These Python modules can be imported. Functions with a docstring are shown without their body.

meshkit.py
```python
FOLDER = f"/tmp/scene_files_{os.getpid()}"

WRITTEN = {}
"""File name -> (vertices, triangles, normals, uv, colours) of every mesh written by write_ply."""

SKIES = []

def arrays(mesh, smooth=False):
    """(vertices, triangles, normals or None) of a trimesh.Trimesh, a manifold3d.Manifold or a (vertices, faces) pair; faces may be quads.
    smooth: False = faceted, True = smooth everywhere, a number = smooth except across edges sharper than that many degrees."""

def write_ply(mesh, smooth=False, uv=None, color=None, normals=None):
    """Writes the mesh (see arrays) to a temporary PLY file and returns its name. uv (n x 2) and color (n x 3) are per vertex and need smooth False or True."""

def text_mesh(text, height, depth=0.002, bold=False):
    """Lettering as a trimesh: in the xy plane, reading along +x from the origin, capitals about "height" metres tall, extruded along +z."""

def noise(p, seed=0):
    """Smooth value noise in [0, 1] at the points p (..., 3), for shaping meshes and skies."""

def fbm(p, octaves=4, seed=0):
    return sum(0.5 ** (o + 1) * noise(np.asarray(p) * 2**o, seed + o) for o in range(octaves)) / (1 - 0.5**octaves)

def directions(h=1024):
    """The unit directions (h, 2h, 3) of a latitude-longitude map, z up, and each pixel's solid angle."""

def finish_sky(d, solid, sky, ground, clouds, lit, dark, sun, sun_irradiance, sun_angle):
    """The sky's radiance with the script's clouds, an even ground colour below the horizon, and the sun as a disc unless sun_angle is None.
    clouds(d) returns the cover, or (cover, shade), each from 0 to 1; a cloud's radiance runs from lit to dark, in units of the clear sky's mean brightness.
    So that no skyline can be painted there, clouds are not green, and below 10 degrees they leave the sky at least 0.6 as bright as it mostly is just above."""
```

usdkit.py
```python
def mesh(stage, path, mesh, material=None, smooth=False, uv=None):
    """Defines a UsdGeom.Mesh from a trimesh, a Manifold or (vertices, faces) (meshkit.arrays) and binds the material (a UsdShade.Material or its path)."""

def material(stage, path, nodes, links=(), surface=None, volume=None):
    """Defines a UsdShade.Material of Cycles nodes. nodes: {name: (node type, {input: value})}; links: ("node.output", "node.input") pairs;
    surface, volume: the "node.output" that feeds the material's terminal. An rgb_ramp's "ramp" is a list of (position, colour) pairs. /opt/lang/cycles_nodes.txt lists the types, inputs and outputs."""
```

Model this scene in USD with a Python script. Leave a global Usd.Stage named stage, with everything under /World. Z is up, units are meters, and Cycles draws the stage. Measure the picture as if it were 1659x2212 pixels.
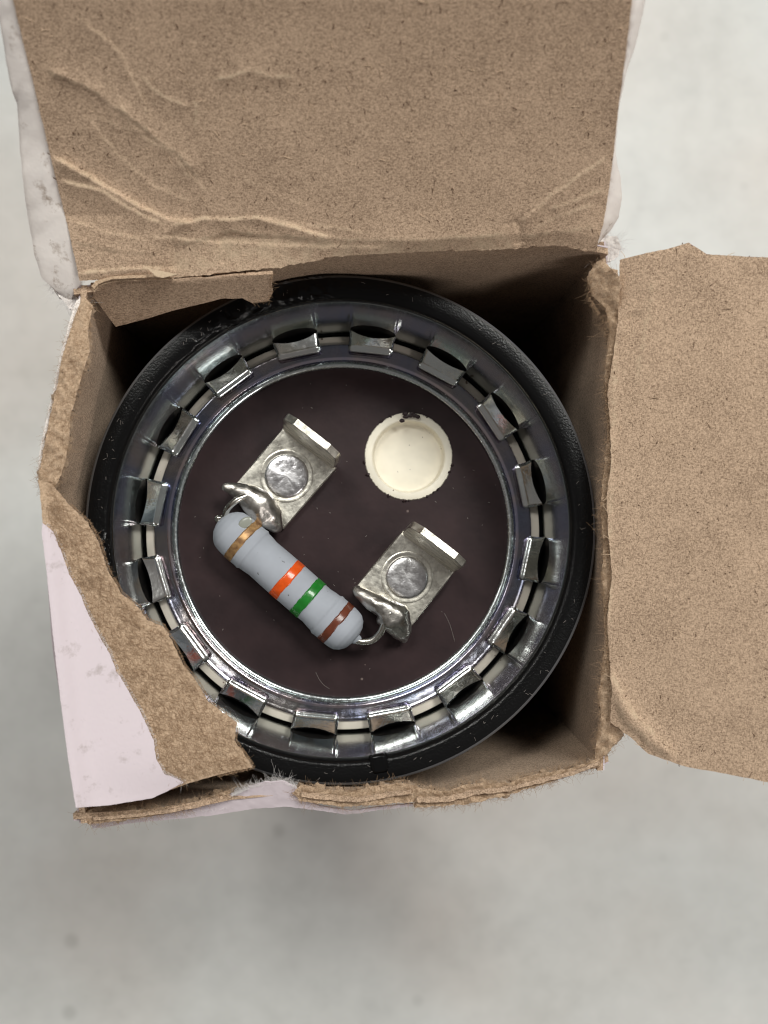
import math, numpy as np, trimesh, manifold3d as m3, usdkit, meshkit
from pxr import Usd, UsdGeom, UsdLux, UsdShade, Gf, Sdf, Vt
from scipy.spatial import Delaunay, cKDTree
from shapely.geometry import Polygon, Point
import shapely

stage = Usd.Stage.CreateInMemory()
UsdGeom.SetStageUpAxis(stage, 'Z'); UsdGeom.SetStageMetersPerUnit(stage, 1.0)
UsdGeom.Xform.Define(stage, '/World')
rng = np.random.default_rng(7)
MM = 0.001

# ------------------------------------------------------------------ camera
CAM_H = 188.0                       # mm above the table, looking straight down
FOV = 0.728                         # picture width / distance
cam = UsdGeom.Camera.Define(stage, '/World/camera')
cam.CreateHorizontalApertureAttr(36.0); cam.CreateVerticalApertureAttr(48.0)
cam.CreateFocalLengthAttr(36.0 / FOV)
cam.CreateClippingRangeAttr(Gf.Vec2f(0.005, 50.0))
cam.AddTranslateOp().Set(Gf.Vec3d(0, 0, CAM_H * MM))
cam.CreateFStopAttr(60.0); cam.CreateFocusDistanceAttr(0.099)
cam.CreateExposureAttr(0.2)

# ------------------------------------------------------------------ light of the room, with added fill lights
usdkit.material(stage, '/World/Looks/room_light', {
    'bg': ('background_shader', {'color': (1.0, 0.93, 0.88), 'strength': 0.11})}, [], surface='bg.background')
dome = UsdLux.DomeLight.Define(stage, '/World/room_ambient')
UsdShade.MaterialBindingAPI.Apply(dome.GetPrim()).Bind(UsdShade.Material.Get(stage, '/World/Looks/room_light'))

def rect_light(name, pos, target, w, h, inten, col):
    L = UsdLux.RectLight.Define(stage, '/World/' + name)
    L.CreateWidthAttr(w * MM); L.CreateHeightAttr(h * MM); L.CreateIntensityAttr(inten); L.CreateColorAttr(Gf.Vec3f(*col))
    p = np.array(pos, float); d = p - np.array(target, float); zax = d / np.linalg.norm(d)
    up = np.array([0, 0, 1.0]) if abs(zax[2]) < .95 else np.array([0, 1.0, 0])
    x = np.cross(up, zax); x /= np.linalg.norm(x); y = np.cross(zax, x)
    M = Gf.Matrix4d(*x, 0, *y, 0, *zax, 0, *(p * MM), 1)
    L.AddTransformOp().Set(M)
rect_light('ceiling_lamp', (190, 225, 500), (0, 0, 60), 150, 110, 27.0, (1.0, 1.0, 0.95))
rect_light('ceiling_lamp_001', (-110, 250, 520), (0, 0, 60), 150, 110, 14.0, (1.0, 1.0, 0.95))
rect_light('added_side_fill', (-330, 150, 470), (0, 0, 80), 60, 220, 3.0, (1.0, 0.98, 0.95))  # added fill from the left, lifts the right flap and metal glints
rect_light('added_far_fill', (280, -330, 430), (0, 0, 80), 170, 80, 12.0, (1.0, 0.95, 0.91))  # added fill from the front right, brightens shaded sides and the tabs

# ------------------------------------------------------------------ helpers
K = FOV / 1659.0                    # the photograph measured as 1659 x 2212
def W(u, v, z):
    """Point in mm at height z that is seen at (u, v)."""
    u, v, z = np.broadcast_arrays(np.asarray(u, float), np.asarray(v, float), np.asarray(z, float))
    d = CAM_H - z
    return np.stack([(u - 829.5) * K * d, (1106 - v) * K * d, z], -1)
def UV(p):
    d = CAM_H - p[..., 2]
    return np.stack([829.5 + p[..., 0] / (K * d), 1106 - p[..., 1] / (K * d)], -1)

used = {}
def numbered(parent, name):
    k = used.get((parent, name), 0); used[(parent, name)] = k + 1
    return f'{parent}/{name}' if k == 0 else f'{parent}/{name}_{k:03d}'
def data(prim, **kw):
    for k, v in kw.items():
        if v: prim.SetCustomDataByKey(k, v)
def thing(name, label, cat, M=None):
    x = UsdGeom.Xform.Define(stage, numbered('/World', name))
    if M is not None: x.AddTransformOp().Set(M)
    data(x.GetPrim(), label=label, category=cat)
    return x
def part(parent, name, mesh, mat, smooth=30, label=None, kind=None, attrs=None):
    """mesh in mm."""
    if isinstance(mesh, tuple): mesh = (np.asarray(mesh[0], float) * MM, mesh[1])
    elif hasattr(mesh, 'to_mesh'):
        q = mesh.to_mesh(); mesh = (np.asarray(q.vert_properties[:, :3], float) * MM, np.asarray(q.tri_verts))
    else: mesh = (np.asarray(mesh.vertices) * MM, np.asarray(mesh.faces))
    o = usdkit.mesh(stage, numbered(str(parent.GetPath()), name), mesh, f'/World/Looks/{mat}', smooth=smooth)
    data(o.GetPrim(), label=label, kind=kind)
    for k, a in (attrs or {}).items():
        UsdGeom.PrimvarsAPI(o).CreatePrimvar(k, Sdf.ValueTypeNames.FloatArray, 'vertex').Set(Vt.FloatArray.FromNumpy(np.asarray(a, np.float32)))
    return o
def curves(parent, name, pts, counts, widths, mat, label=None, kind='stuff'):
    c = UsdGeom.BasisCurves.Define(stage, numbered(str(parent.GetPath()), name))
    c.CreateTypeAttr('linear'); c.CreateWrapAttr('nonperiodic')
    c.CreatePointsAttr(Vt.Vec3fArray.FromNumpy((np.asarray(pts) * MM).astype(np.float32)))
    c.CreateCurveVertexCountsAttr(Vt.IntArray.FromNumpy(np.asarray(counts, np.int32)))
    c.CreateWidthsAttr(Vt.FloatArray.FromNumpy((np.asarray(widths) * MM).astype(np.float32))); c.SetWidthsInterpolation('vertex')
    UsdShade.MaterialBindingAPI.Apply(c.GetPrim()).Bind(UsdShade.Material.Get(stage, f'/World/Looks/{mat}'))
    data(c.GetPrim(), label=label, kind=kind)
    return c

def resample(poly, step):
    poly = np.asarray(poly, float); out = []
    for a, b in zip(poly[:-1], poly[1:]):
        n = max(1, int(np.ceil(np.linalg.norm((b - a)[:2]) / step)))
        out += [a + (b - a) * i / n for i in range(n)]
    out.append(poly[-1]); return np.array(out)
def jag(p, amp, scale, seed, closed=True):
    """uneven torn outline in the plane of the first two columns."""
    p = np.array(p, float)
    q = np.column_stack([p[:, :2] / scale, np.full(len(p), seed * 7.3)])
    f = lambda s: meshkit.fbm(q, 3, s) - .5
    p[:, 0] += 2 * amp * f(seed); p[:, 1] += 2 * amp * f(seed + 50)
    return p
def seg_dist(P, line):
    """distance, signed distance and position (0..1) along a polyline."""
    line = np.asarray(line, float)[:, :2]; L = np.r_[0, np.cumsum(np.linalg.norm(np.diff(line, axis=0), axis=1))]
    best = np.full(len(P), 1e9); sg = np.zeros(len(P)); al = np.zeros(len(P))
    for i, (a, b) in enumerate(zip(line[:-1], line[1:])):
        d = b - a; l2 = d @ d; t = np.clip(((P - a) @ d) / l2, 0, 1); r = P - (a + t[:, None] * d)
        dd = np.linalg.norm(r, axis=1); m = dd < best
        best[m] = dd[m]; sg[m] = (np.sign(d[0] * r[:, 1] - d[1] * r[:, 0]) * dd)[m]; al[m] = ((L[i] + t * math.sqrt(l2)) / L[-1])[m]
    return best, sg, al
def creases(P, items):
    """height in mm and wear of creases: (line, ridge mm, width px, step mm, step reach px, wear)."""
    h = np.zeros(len(P)); w = np.zeros(len(P))
    for i, (line, ridge, wid, step, reach, wear) in enumerate(items):
        ridge, reach2, wid, step = ridge * .62, wid * 3.2, 2.6, step * .5
        d, s, a = seg_dist(P, jag(jag(resample(line, 5), 5.0, 26, 90 + i), 2.6, 7, 190 + i))
        fade = np.clip(a / .12, 0, 1) * np.clip((1 - a) / .12, 0, 1); fade = fade * fade * (3 - 2 * fade)
        fade *= .6 + .8 * (meshkit.fbm(np.column_stack([P / 40, np.full(len(P), i)]), 2, i) - .2)
        h += fade * (ridge * np.exp(-d / reach2) + step * np.tanh(s / (wid * .8)) * np.exp(-(np.abs(s) / reach) ** 1.5))
        brk = np.clip((meshkit.fbm(np.column_stack([P / 9, np.full(len(P), i + 40)]), 3, i) - .36) * 5, 0, 1)
        w = np.maximum(w, fade * wear * np.exp(-(d / (wid * (.6 + brk))) ** 2) * (.25 + .75 * brk))
    return h, w

def poly_sheet(outline, zf, step=9, thick=.45, jit=0, jscale=18, seed=1, rough=0.0, crs=None, away=None):
    """A solid sheet whose top face is the outline (u, v) at height zf(u, v). Returns mesh and wear. jit may be per outline corner."""
    o = np.asarray(outline, float)
    j = np.full(len(o), jit, float) if np.ndim(jit) == 0 else np.asarray(jit, float)
    ring = resample(np.column_stack([np.vstack([o, o[:1]]), np.r_[j, j[:1]]]), min(step * .6, 5))[:-1]
    jr = jag(ring, 1.0, jscale, seed); fine = jag(ring, .6, 5.0, seed + 20)
    ring = ring[:, :2] + (jr[:, :2] - ring[:, :2]) * ring[:, 2:3] + (fine[:, :2] - ring[:, :2]) * ring[:, 2:3]
    pg = Polygon(ring).buffer(0)
    if pg.geom_type != 'Polygon': pg = max(pg.geoms, key=lambda g: g.area)
    ring = np.array(pg.exterior.coords)[:-1]
    if Polygon(ring).exterior.is_ccw: ring = ring[::-1]
    x0, y0, x1, y1 = pg.bounds
    gx, gy = np.meshgrid(np.arange(x0, x1, step), np.arange(y0, y1, step * .866)); gx = gx + (np.arange(gx.shape[0]) % 2)[:, None] * step / 2
    g = np.column_stack([gx.ravel(), gy.ravel()])
    g = g[shapely.contains_xy(pg.buffer(-step * .45), g[:, 0], g[:, 1])]
    P = np.vstack([ring, g]); n = len(ring)
    T = Delaunay(P).simplices
    c = P[T].mean(1); T = T[shapely.contains_xy(pg, c[:, 0], c[:, 1])]
    a = P[T]; ar = (a[:, 1, 0] - a[:, 0, 0]) * (a[:, 2, 1] - a[:, 0, 1]) - (a[:, 1, 1] - a[:, 0, 1]) * (a[:, 2, 0] - a[:, 0, 0])
    T = T[np.abs(ar) > 1e-6]; ar = ar[np.abs(ar) > 1e-6]
    T[ar > 0] = T[ar > 0][:, ::-1]         # v runs down, so this faces up
    z = zf(P[:, 0], P[:, 1]); wear = np.zeros(len(P))
    if crs:
        h, wear = creases(P, crs); z = z + h
    if rough: z = z + rough * 2 * (meshkit.fbm(np.column_stack([P / 14, np.full(len(P), seed)]), 4, seed) - .5)
    z = z + .10 * (meshkit.fbm(np.column_stack([P / 160, np.full(len(P), seed + 3)]), 3, seed) - .5)
    top = W(P[:, 0], P[:, 1], z)
    if away is not None: top = away(top)
    N = np.zeros_like(top); fn = np.cross(top[T[:, 1]] - top[T[:, 0]], top[T[:, 2]] - top[T[:, 0]])
    for k in range(3): np.add.at(N, T[:, k], fn)
    N /= np.maximum(np.linalg.norm(N, axis=1, keepdims=True), 1e-12)
    bot = top - N * thick
    m = len(P); ru = np.arange(n); rn = np.roll(ru, -1)
    V = np.vstack([top, bot, top[:n], bot[:n]])
    S = np.vstack([np.column_stack([2 * m + ru, 2 * m + rn, 2 * m + n + rn]), np.column_stack([2 * m + ru, 2 * m + n + rn, 2 * m + n + ru])])
    F = np.vstack([T, T[:, ::-1] + m, S])
    return (V, F), np.r_[wear, wear, wear[:n], wear[:n]], top

def strip(rows, nu=60, smooth_rows=None):
    """open quad strip from polylines with equal meaning (arrays of mm points), resampled by length."""
    R = []
    for r in rows:
        r = np.asarray(r, float); L = np.r_[0, np.cumsum(np.linalg.norm(np.diff(r, axis=0), axis=1))]; L /= L[-1]
        s = np.linspace(0, 1, nu); R.append(np.column_stack([np.interp(s, L, r[:, k]) for k in range(3)]))
    R = np.array(R); nr = len(R)
    i, j = np.meshgrid(np.arange(nr - 1), np.arange(nu - 1), indexing='ij'); a = (i * nu + j).ravel()
    F = np.vstack([np.column_stack([a, a + 1, a + nu + 1]), np.column_stack([a, a + nu + 1, a + nu])])
    return R.reshape(-1, 3), F, R
def tube(path, rad, n=12, cap=True):
    path = np.asarray(path, float); rad = np.broadcast_to(rad, len(path)); t = np.gradient(path, axis=0); t /= np.linalg.norm(t, axis=1, keepdims=True)
    up = np.array([0, 0, 1.0]); 
    if abs(t[0] @ up) > .9: up = np.array([1.0, 0, 0])
    x = np.cross(up, t[0]); x /= np.linalg.norm(x); V = []
    for i in range(len(path)):
        x = x - t[i] * (x @ t[i]); x /= np.linalg.norm(x); y = np.cross(t[i], x)
        th = np.arange(n) / n * 2 * np.pi
        V.append(path[i] + rad[i] * (np.cos(th)[:, None] * x + np.sin(th)[:, None] * y))
    V = np.vstack(V); F = []
    for i in range(len(path) - 1):
        for j in range(n):
            a, b = i * n + j, i * n + (j + 1) % n
            F += [(a, b, b + n), (a, b + n, a + n)]
    if cap:
        V = np.vstack([V, path[0], path[-1]]); c0, c1 = len(V) - 2, len(V) - 1; e = (len(path) - 1) * n
        for j in range(n): F += [(c0, (j + 1) % n, j), (c1, e + j, e + (j + 1) % n)]
    return V, np.array(F)
def bez(pts, n=24):
    """smooth path through points (Catmull-Rom)."""
    p = np.asarray(pts, float); p = np.vstack([2 * p[0] - p[1], p, 2 * p[-1] - p[-2]]); out = []
    for i in range(1, len(p) - 2):
        for t in np.linspace(0, 1, n, endpoint=False):
            out.append(.5 * (2 * p[i] + (p[i + 1] - p[i - 1]) * t + (2 * p[i - 1] - 5 * p[i] + 4 * p[i + 1] - p[i + 2]) * t * t + (3 * p[i] - p[i - 1] - 3 * p[i + 1] + p[i + 2]) * t ** 3))
    out.append(p[-2]); return np.array(out)
def lathe(profile, n=360, z0=0.0):
    pr = np.asarray(profile, float); m = len(pr); th = np.arange(n) / n * 2 * np.pi
    V = np.stack([np.outer(pr[:, 0], np.sin(th)), np.outer(pr[:, 0], np.cos(th)), np.repeat(pr[:, 1:2] + z0, n, 1)], -1).reshape(-1, 3)
    F = []
    i, j = np.meshgrid(np.arange(m - 1), np.arange(n), indexing='ij'); a = (i * n + j).ravel(); b = (i * n + (j + 1) % n).ravel()
    F = np.vstack([np.column_stack([a, a + n, b + n]), np.column_stack([a, b + n, b])])
    return V, F
def arc(c, r, a0, a1, n=6):
    t = np.radians(np.linspace(a0, a1, n)); return [(c[0] + r * math.cos(x), c[1] + r * math.sin(x)) for x in t]

# ------------------------------------------------------------------ looks
def look(name, nodes, links, surface='p.BSDF'):
    return usdkit.material(stage, '/World/Looks/' + name, nodes, links, surface=surface)
def kraft(name, light, dark, fleck, bump=.5, worn=(.60, .47, .33), fuzzy=False):
    sc = 3600 if fuzzy else 4200
    look(name, {
        'tc': ('geometry', {}),
        'm1': ('mapping', {'scale': (1.0, 2.6, 1.6), 'rotation': (0, 0, .5)}), 'm2': ('mapping', {'scale': (2.6, 1.0, 1.6), 'rotation': (0, 0, .35)}),
        'n1': ('noise_texture', {'scale': float(sc), 'detail': 3.0, 'roughness': .7, 'distortion': .8}),
        'n2': ('noise_texture', {'scale': float(sc * 1.15), 'detail': 3.0, 'roughness': .7, 'distortion': .8}),
        'nb': ('noise_texture', {'scale': 240.0, 'detail': 4.0, 'roughness': .6}),
        'mx': ('mix_float', {'fac': .5}), 'mb': ('mix_float', {'fac': .10}),
        'r': ('rgb_ramp', {'ramp': [(.37, dark), (.462, tuple(.35*a + .65*b for a, b in zip(light, dark))), (.53, tuple(.75*a + .25*b for a, b in zip(light, dark))), (.62, light)]}),
        'vf': ('math', {'math_type': 'multiply', 'use_clamp': True}), 'vm': ('mapping', {'scale': (1.0, 2.2, 1.0), 'rotation': (0, 0, .9)}),
        'v': ('voronoi_texture', {'scale': 560.0, 'randomness': 1.0}), 'vs': ('math', {'math_type': 'multiply_add', 'value2': .22, 'value3': -.02}),
        'vn': ('noise_texture', {'scale': 1500.0, 'detail': 2.0}), 'vc': ('separate_color', {}),
        'vr': ('math', {'math_type': 'less_than'}),
        'vg': ('math', {'math_type': 'multiply', 'value2': .9}), 'vv': ('math', {'math_type': 'multiply'}),
        'f': ('mix_color', {'blend_type': 'mix', 'b': fleck}),
        'w': ('attribute', {'attribute': 'wear'}), 'ww': ('mix_color', {'blend_type': 'mix', 'b': worn}),
        'wm': ('math', {'math_type': 'multiply', 'use_clamp': True}), 'w2': ('math', {'math_type': 'multiply_add', 'value2': 1.6, 'value3': .1}),
        'bp': ('bump', {'strength': bump, 'distance': .00012 if fuzzy else .00007}),
        'p': ('principled_bsdf', {'roughness': .92, 'specular_ior_level': .18, 'sheen_weight': .15 if fuzzy else .05}),
    }, [('tc.position', 'm1.vector'), ('tc.position', 'm2.vector'), ('m1.vector', 'n1.vector'), ('m2.vector', 'n2.vector'), ('tc.position', 'nb.vector'),
        ('n1.fac', 'mx.a'), ('n2.fac', 'mx.b'), ('mx.result', 'mb.a'), ('nb.fac', 'mb.b'), ('mb.result', 'r.fac'),
        ('tc.position', 'vm.vector'), ('vm.vector', 'v.vector'), ('tc.position', 'vn.vector'), ('v.distance', 'vr.value1'), ('v.color', 'vc.color'), ('vn.fac', 'vg.value1'), ('vc.r', 'vv.value1'), ('vg.value', 'vv.value2'), ('vv.value', 'vs.value1'), ('vs.value', 'vr.value2'),
        ('vr.value', 'vf.value1'), ('vc.g', 'vf.value2'), ('vf.value', 'f.fac'), ('r.color', 'f.a'), ('f.result', 'ww.a'), ('w.fac', 'wm.value1'), ('mx.result', 'w2.value1'), ('w2.value', 'wm.value2'), ('wm.value', 'ww.fac'),
        ('ww.result', 'p.base_color'), ('mx.result', 'bp.height'), ('bp.normal', 'p.normal')])
kraft('kraft_board', (.69, .505, .36), (.165, .106, .068), (.10, .06, .04))
kraft('kraft_torn', (.62, .455, .315), (.31, .215, .14), (.13, .08, .05), bump=.6, fuzzy=True)
look('kraft_fibre', {'i': ('hair_info', {}), 'r': ('rgb_ramp', {'ramp': [(0, (.36, .24, .15)), (.5, (.50, .36, .24)), (1, (.66, .53, .39))]}), 'p': ('principled_bsdf', {'roughness': .8, 'specular_ior_level': .2})},
     [('i.index', 'r.fac'), ('r.color', 'p.base_color')])
look('dark_fibre', {'p': ('principled_bsdf', {'base_color': (.11, .065, .04), 'roughness': .9, 'specular_ior_level': .1})}, [])
look('pale_fibre', {'p': ('principled_bsdf', {'base_color': (.62, .47, .33), 'roughness': .9, 'specular_ior_level': .1})}, [])
look('white_fibre', {'p': ('principled_bsdf', {'base_color': (.80, .77, .76), 'roughness': .8, 'specular_ior_level': .2})}, [])
def paper(name, col, dirt, amount):
    look(name, {'tc': ('geometry', {}), 'n': ('noise_texture', {'scale': 420.0, 'detail': 6.0, 'roughness': .7}), 'n2': ('noise_texture', {'scale': 2600.0, 'detail': 3.0}),
        'r': ('rgb_ramp', {'ramp': [(amount, (1, 1, 1)), (amount + .14, (0, 0, 0))]}), 'mx': ('mix_color', {'blend_type': 'mix', 'a': col, 'b': dirt}),
        'w': ('attribute', {'attribute': 'wear'}), 'mm': ('math', {'math_type': 'maximum'}), 'wn': ('math', {'math_type': 'multiply'}), 'w3': ('math', {'math_type': 'multiply_add', 'value2': 3.2, 'value3': -.9, 'use_clamp': True}),
        'bp': ('bump', {'strength': .35, 'distance': .00006}),
        'p': ('principled_bsdf', {'roughness': .6, 'specular_ior_level': .3})},
        [('tc.position', 'n.vector'), ('tc.position', 'n2.vector'), ('n.fac', 'r.fac'), ('r.color', 'mm.value1'), ('n.fac', 'w3.value1'), ('w.fac', 'wn.value1'), ('w3.value', 'wn.value2'), ('wn.value', 'mm.value2'), ('mm.value', 'mx.fac'), ('mx.result', 'p.base_color'), ('n2.fac', 'bp.height'), ('bp.normal', 'p.normal')])
paper('printed_paper', (.69, .61, .65), (.46, .40, .40), .29)
paper('dirty_paper', (.90, .84, .80), (.34, .26, .20), .285)
look('tabletop', {'tc': ('geometry', {}), 'n': ('noise_texture', {'scale': 42.0, 'detail': 5.0, 'roughness': .62}), 'n2': ('noise_texture', {'scale': 13.0, 'detail': 3.0}),
        'n3': ('noise_texture', {'scale': 230.0, 'detail': 4.0}), 'mx': ('mix_float', {'fac': .35}),
        'r': ('rgb_ramp', {'ramp': [(.33, (.635, .645, .625)), (.47, (.70, .71, .69)), (.64, (.76, .77, .75))]}),
        'r2': ('rgb_ramp', {'ramp': [(.45, (1, 1, 1)), (.66, (.985, .925, .895))]}), 'mm': ('mix_color', {'blend_type': 'multiply', 'fac': 1.0}),
        'v': ('voronoi_texture', {'scale': 75.0}), 'vr': ('rgb_ramp', {'ramp': [(.05, (.72, .72, .71)), (.13, (1, 1, 1))]}), 'm3': ('mix_color', {'blend_type': 'multiply', 'fac': .55}),
        'p': ('principled_bsdf', {'roughness': .5, 'specular_ior_level': .3})},
     [('tc.position', 'n.vector'), ('tc.position', 'n2.vector'), ('tc.position', 'n3.vector'), ('tc.position', 'v.vector'), ('n.fac', 'mx.a'), ('n3.fac', 'mx.b'), ('mx.result', 'r.fac'), ('n2.fac', 'r2.fac'),
      ('r.color', 'mm.a'), ('r2.color', 'mm.b'), ('v.distance', 'vr.fac'), ('mm.result', 'm3.a'), ('vr.color', 'm3.b'), ('m3.result', 'p.base_color')])
def plastic(name, rough, bump, scale, dist):
    look(name, {'tc': ('geometry', {}), 'n': ('noise_texture', {'scale': scale, 'detail': 2.0, 'roughness': .5}), 'n2': ('noise_texture', {'scale': 260.0, 'detail': 3.0}),
        'w': ('attribute', {'attribute': 'scar'}), 'rr': ('map_range', {'from_min': 0.0, 'from_max': 1.0, 'to_min': rough, 'to_max': .12, 'clamp': True}),
        'bp': ('bump', {'strength': bump, 'distance': dist}),
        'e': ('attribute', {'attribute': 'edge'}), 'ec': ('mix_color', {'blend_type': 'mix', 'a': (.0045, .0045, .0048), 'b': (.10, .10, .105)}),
        'p': ('principled_bsdf', {'specular_ior_level': .22})},
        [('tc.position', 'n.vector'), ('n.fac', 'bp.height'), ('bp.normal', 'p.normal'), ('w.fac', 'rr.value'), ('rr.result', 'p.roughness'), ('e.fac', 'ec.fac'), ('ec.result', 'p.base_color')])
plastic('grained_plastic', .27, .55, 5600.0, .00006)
plastic('smooth_plastic', .14, .25, 900.0, .00003)
def metal(name, col, col2, rough, bump=.15, scale=900.0, dist=.00004, nscale=160.0, stretch=(1, 1, 1)):
    look(name, {'tc': ('texture_coordinate', {}), 'mp': ('mapping', {'scale': stretch}), 'n': ('noise_texture', {'scale': scale, 'detail': 4.0, 'roughness': .6}), 'c': ('noise_texture', {'scale': nscale, 'detail': 3.0, 'distortion': .4}),
        'r': ('rgb_ramp', {'ramp': [(.38, col), (.62, col2)]}), 'rr': ('map_range', {'from_min': .3, 'from_max': .7, 'to_min': rough * .7, 'to_max': rough * 1.35, 'clamp': True}),
        'bp': ('bump', {'strength': bump, 'distance': dist}), 'p': ('principled_bsdf', {'metallic': 1.0})},
        [('tc.object', 'mp.vector'), ('mp.vector', 'n.vector'), ('tc.object', 'c.vector'), ('c.fac', 'r.fac'), ('r.color', 'p.base_color'), ('n.fac', 'bp.height'), ('n.fac', 'rr.value'), ('rr.result', 'p.roughness'), ('bp.normal', 'p.normal')])
metal('zinc_wall', (.37, .43, .43), (.44, .46, .455), .105, .22, 500.0, .00006, stretch=(1, 1, .35))
metal('zinc_tab', (.78, .86, .86), (.84, .84, .83), .16, .6, 700.0, .00008)
metal('zinc_flange', (.47, .47, .63), (.70, .60, .60), .13, .3, 1400.0, .00004, 230.0)
metal('zinc_bead', (.74, .82, .84), (.80, .84, .85), .2, .3, 2600.0, .00003)
metal('tin_plate', (.74, .71, .63), (.83, .80, .72), .32, .8, 900.0, .00006)
metal('tin_rivet', (.74, .73, .75), (.86, .85, .85), .30, .9, 800.0, .00010)
metal('solder', (.40, .38, .355), (.62, .59, .55), .34, .8, 700.0, .00012)
metal('lead_wire', (.70, .68, .62), (.78, .76, .70), .22, .15)
look('phenolic', {'tc': ('texture_coordinate', {}), 'n': ('noise_texture', {'scale': 190.0, 'detail': 5.0, 'roughness': .6}), 'r': ('rgb_ramp', {'ramp': [(.35, (.022, .012, .0135)), (.65, (.036, .020, .0215))]}),
        'v': ('voronoi_texture', {'scale': 420.0}), 'vr': ('math', {'math_type': 'less_than', 'value2': .055}), 'vc': ('separate_color', {}), 'vg': ('math', {'math_type': 'greater_than', 'value2': .66}), 'vv': ('math', {'math_type': 'multiply'}),
        'mx': ('mix_color', {'blend_type': 'mix', 'b': (.16, .12, .11)}), 'b': ('noise_texture', {'scale': 1800.0, 'detail': 2.0}), 'bp': ('bump', {'strength': .25, 'distance': .00004}),
        'p': ('principled_bsdf', {'roughness': .42, 'specular_ior_level': .22})},
     [('tc.object', 'n.vector'), ('n.fac', 'r.fac'), ('tc.object', 'v.vector'), ('v.distance', 'vr.value1'), ('v.color', 'vc.color'), ('vc.r', 'vg.value1'), ('vr.value', 'vv.value1'), ('vg.value', 'vv.value2'), ('vv.value', 'mx.fac'), ('r.color', 'mx.a'),
      ('mx.result', 'p.base_color'), ('tc.object', 'b.vector'), ('b.fac', 'bp.height'), ('bp.normal', 'p.normal')])
def speckled(name, col, spot, thr, rough=.55):
    look(name, {'tc': ('texture_coordinate', {}), 'v': ('noise_texture', {'scale': 1500.0, 'detail': 2.0}), 'n': ('noise_texture', {'scale': 500.0, 'detail': 4.0}), 'r': ('rgb_ramp', {'ramp': [(.3, tuple(.88 * c for c in col)), (.7, col)]}), 'vr': ('rgb_ramp', {'ramp': [(thr, (1, 1, 1)), (thr + .02, (0, 0, 0))]}),
        'mx': ('mix_color', {'blend_type': 'mix', 'b': spot}), 'bp': ('bump', {'strength': .2, 'distance': .00003}), 'p': ('principled_bsdf', {'roughness': rough, 'specular_ior_level': .35 if rough < .8 else .05})},
        [('tc.object', 'v.vector'), ('tc.object', 'n.vector'), ('n.fac', 'r.fac'), ('v.fac', 'vr.fac'), ('vr.color', 'mx.fac'), ('r.color', 'mx.a'), ('mx.result', 'p.base_color'), ('v.fac', 'bp.height'), ('bp.normal', 'p.normal')])
speckled('vent_rubber', (.92, .86, .72), (.12, .08, .06), .235)
speckled('gasket', (.66, .60, .52), (.18, .13, .10), .27)
speckled('grey_lacquer', (.41, .435, .485), (.16, .16, .17), .25, .9)
def paint(name, col, rough, metallic=0.0, col2=None):
    look(name, {'tc': ('texture_coordinate', {}), 'n': ('noise_texture', {'scale': 1300.0, 'detail': 3.0}), 'r': ('rgb_ramp', {'ramp': [(.35, col2 or tuple(.8 * c for c in col)), (.6, col)]}), 'bp': ('bump', {'strength': .5, 'distance': .00006}),
        'p': ('principled_bsdf', {'roughness': rough, 'metallic': metallic})}, [('tc.object', 'n.vector'), ('n.fac', 'r.fac'), ('r.color', 'p.base_color'), ('n.fac', 'bp.height'), ('bp.normal', 'p.normal')])
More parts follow.
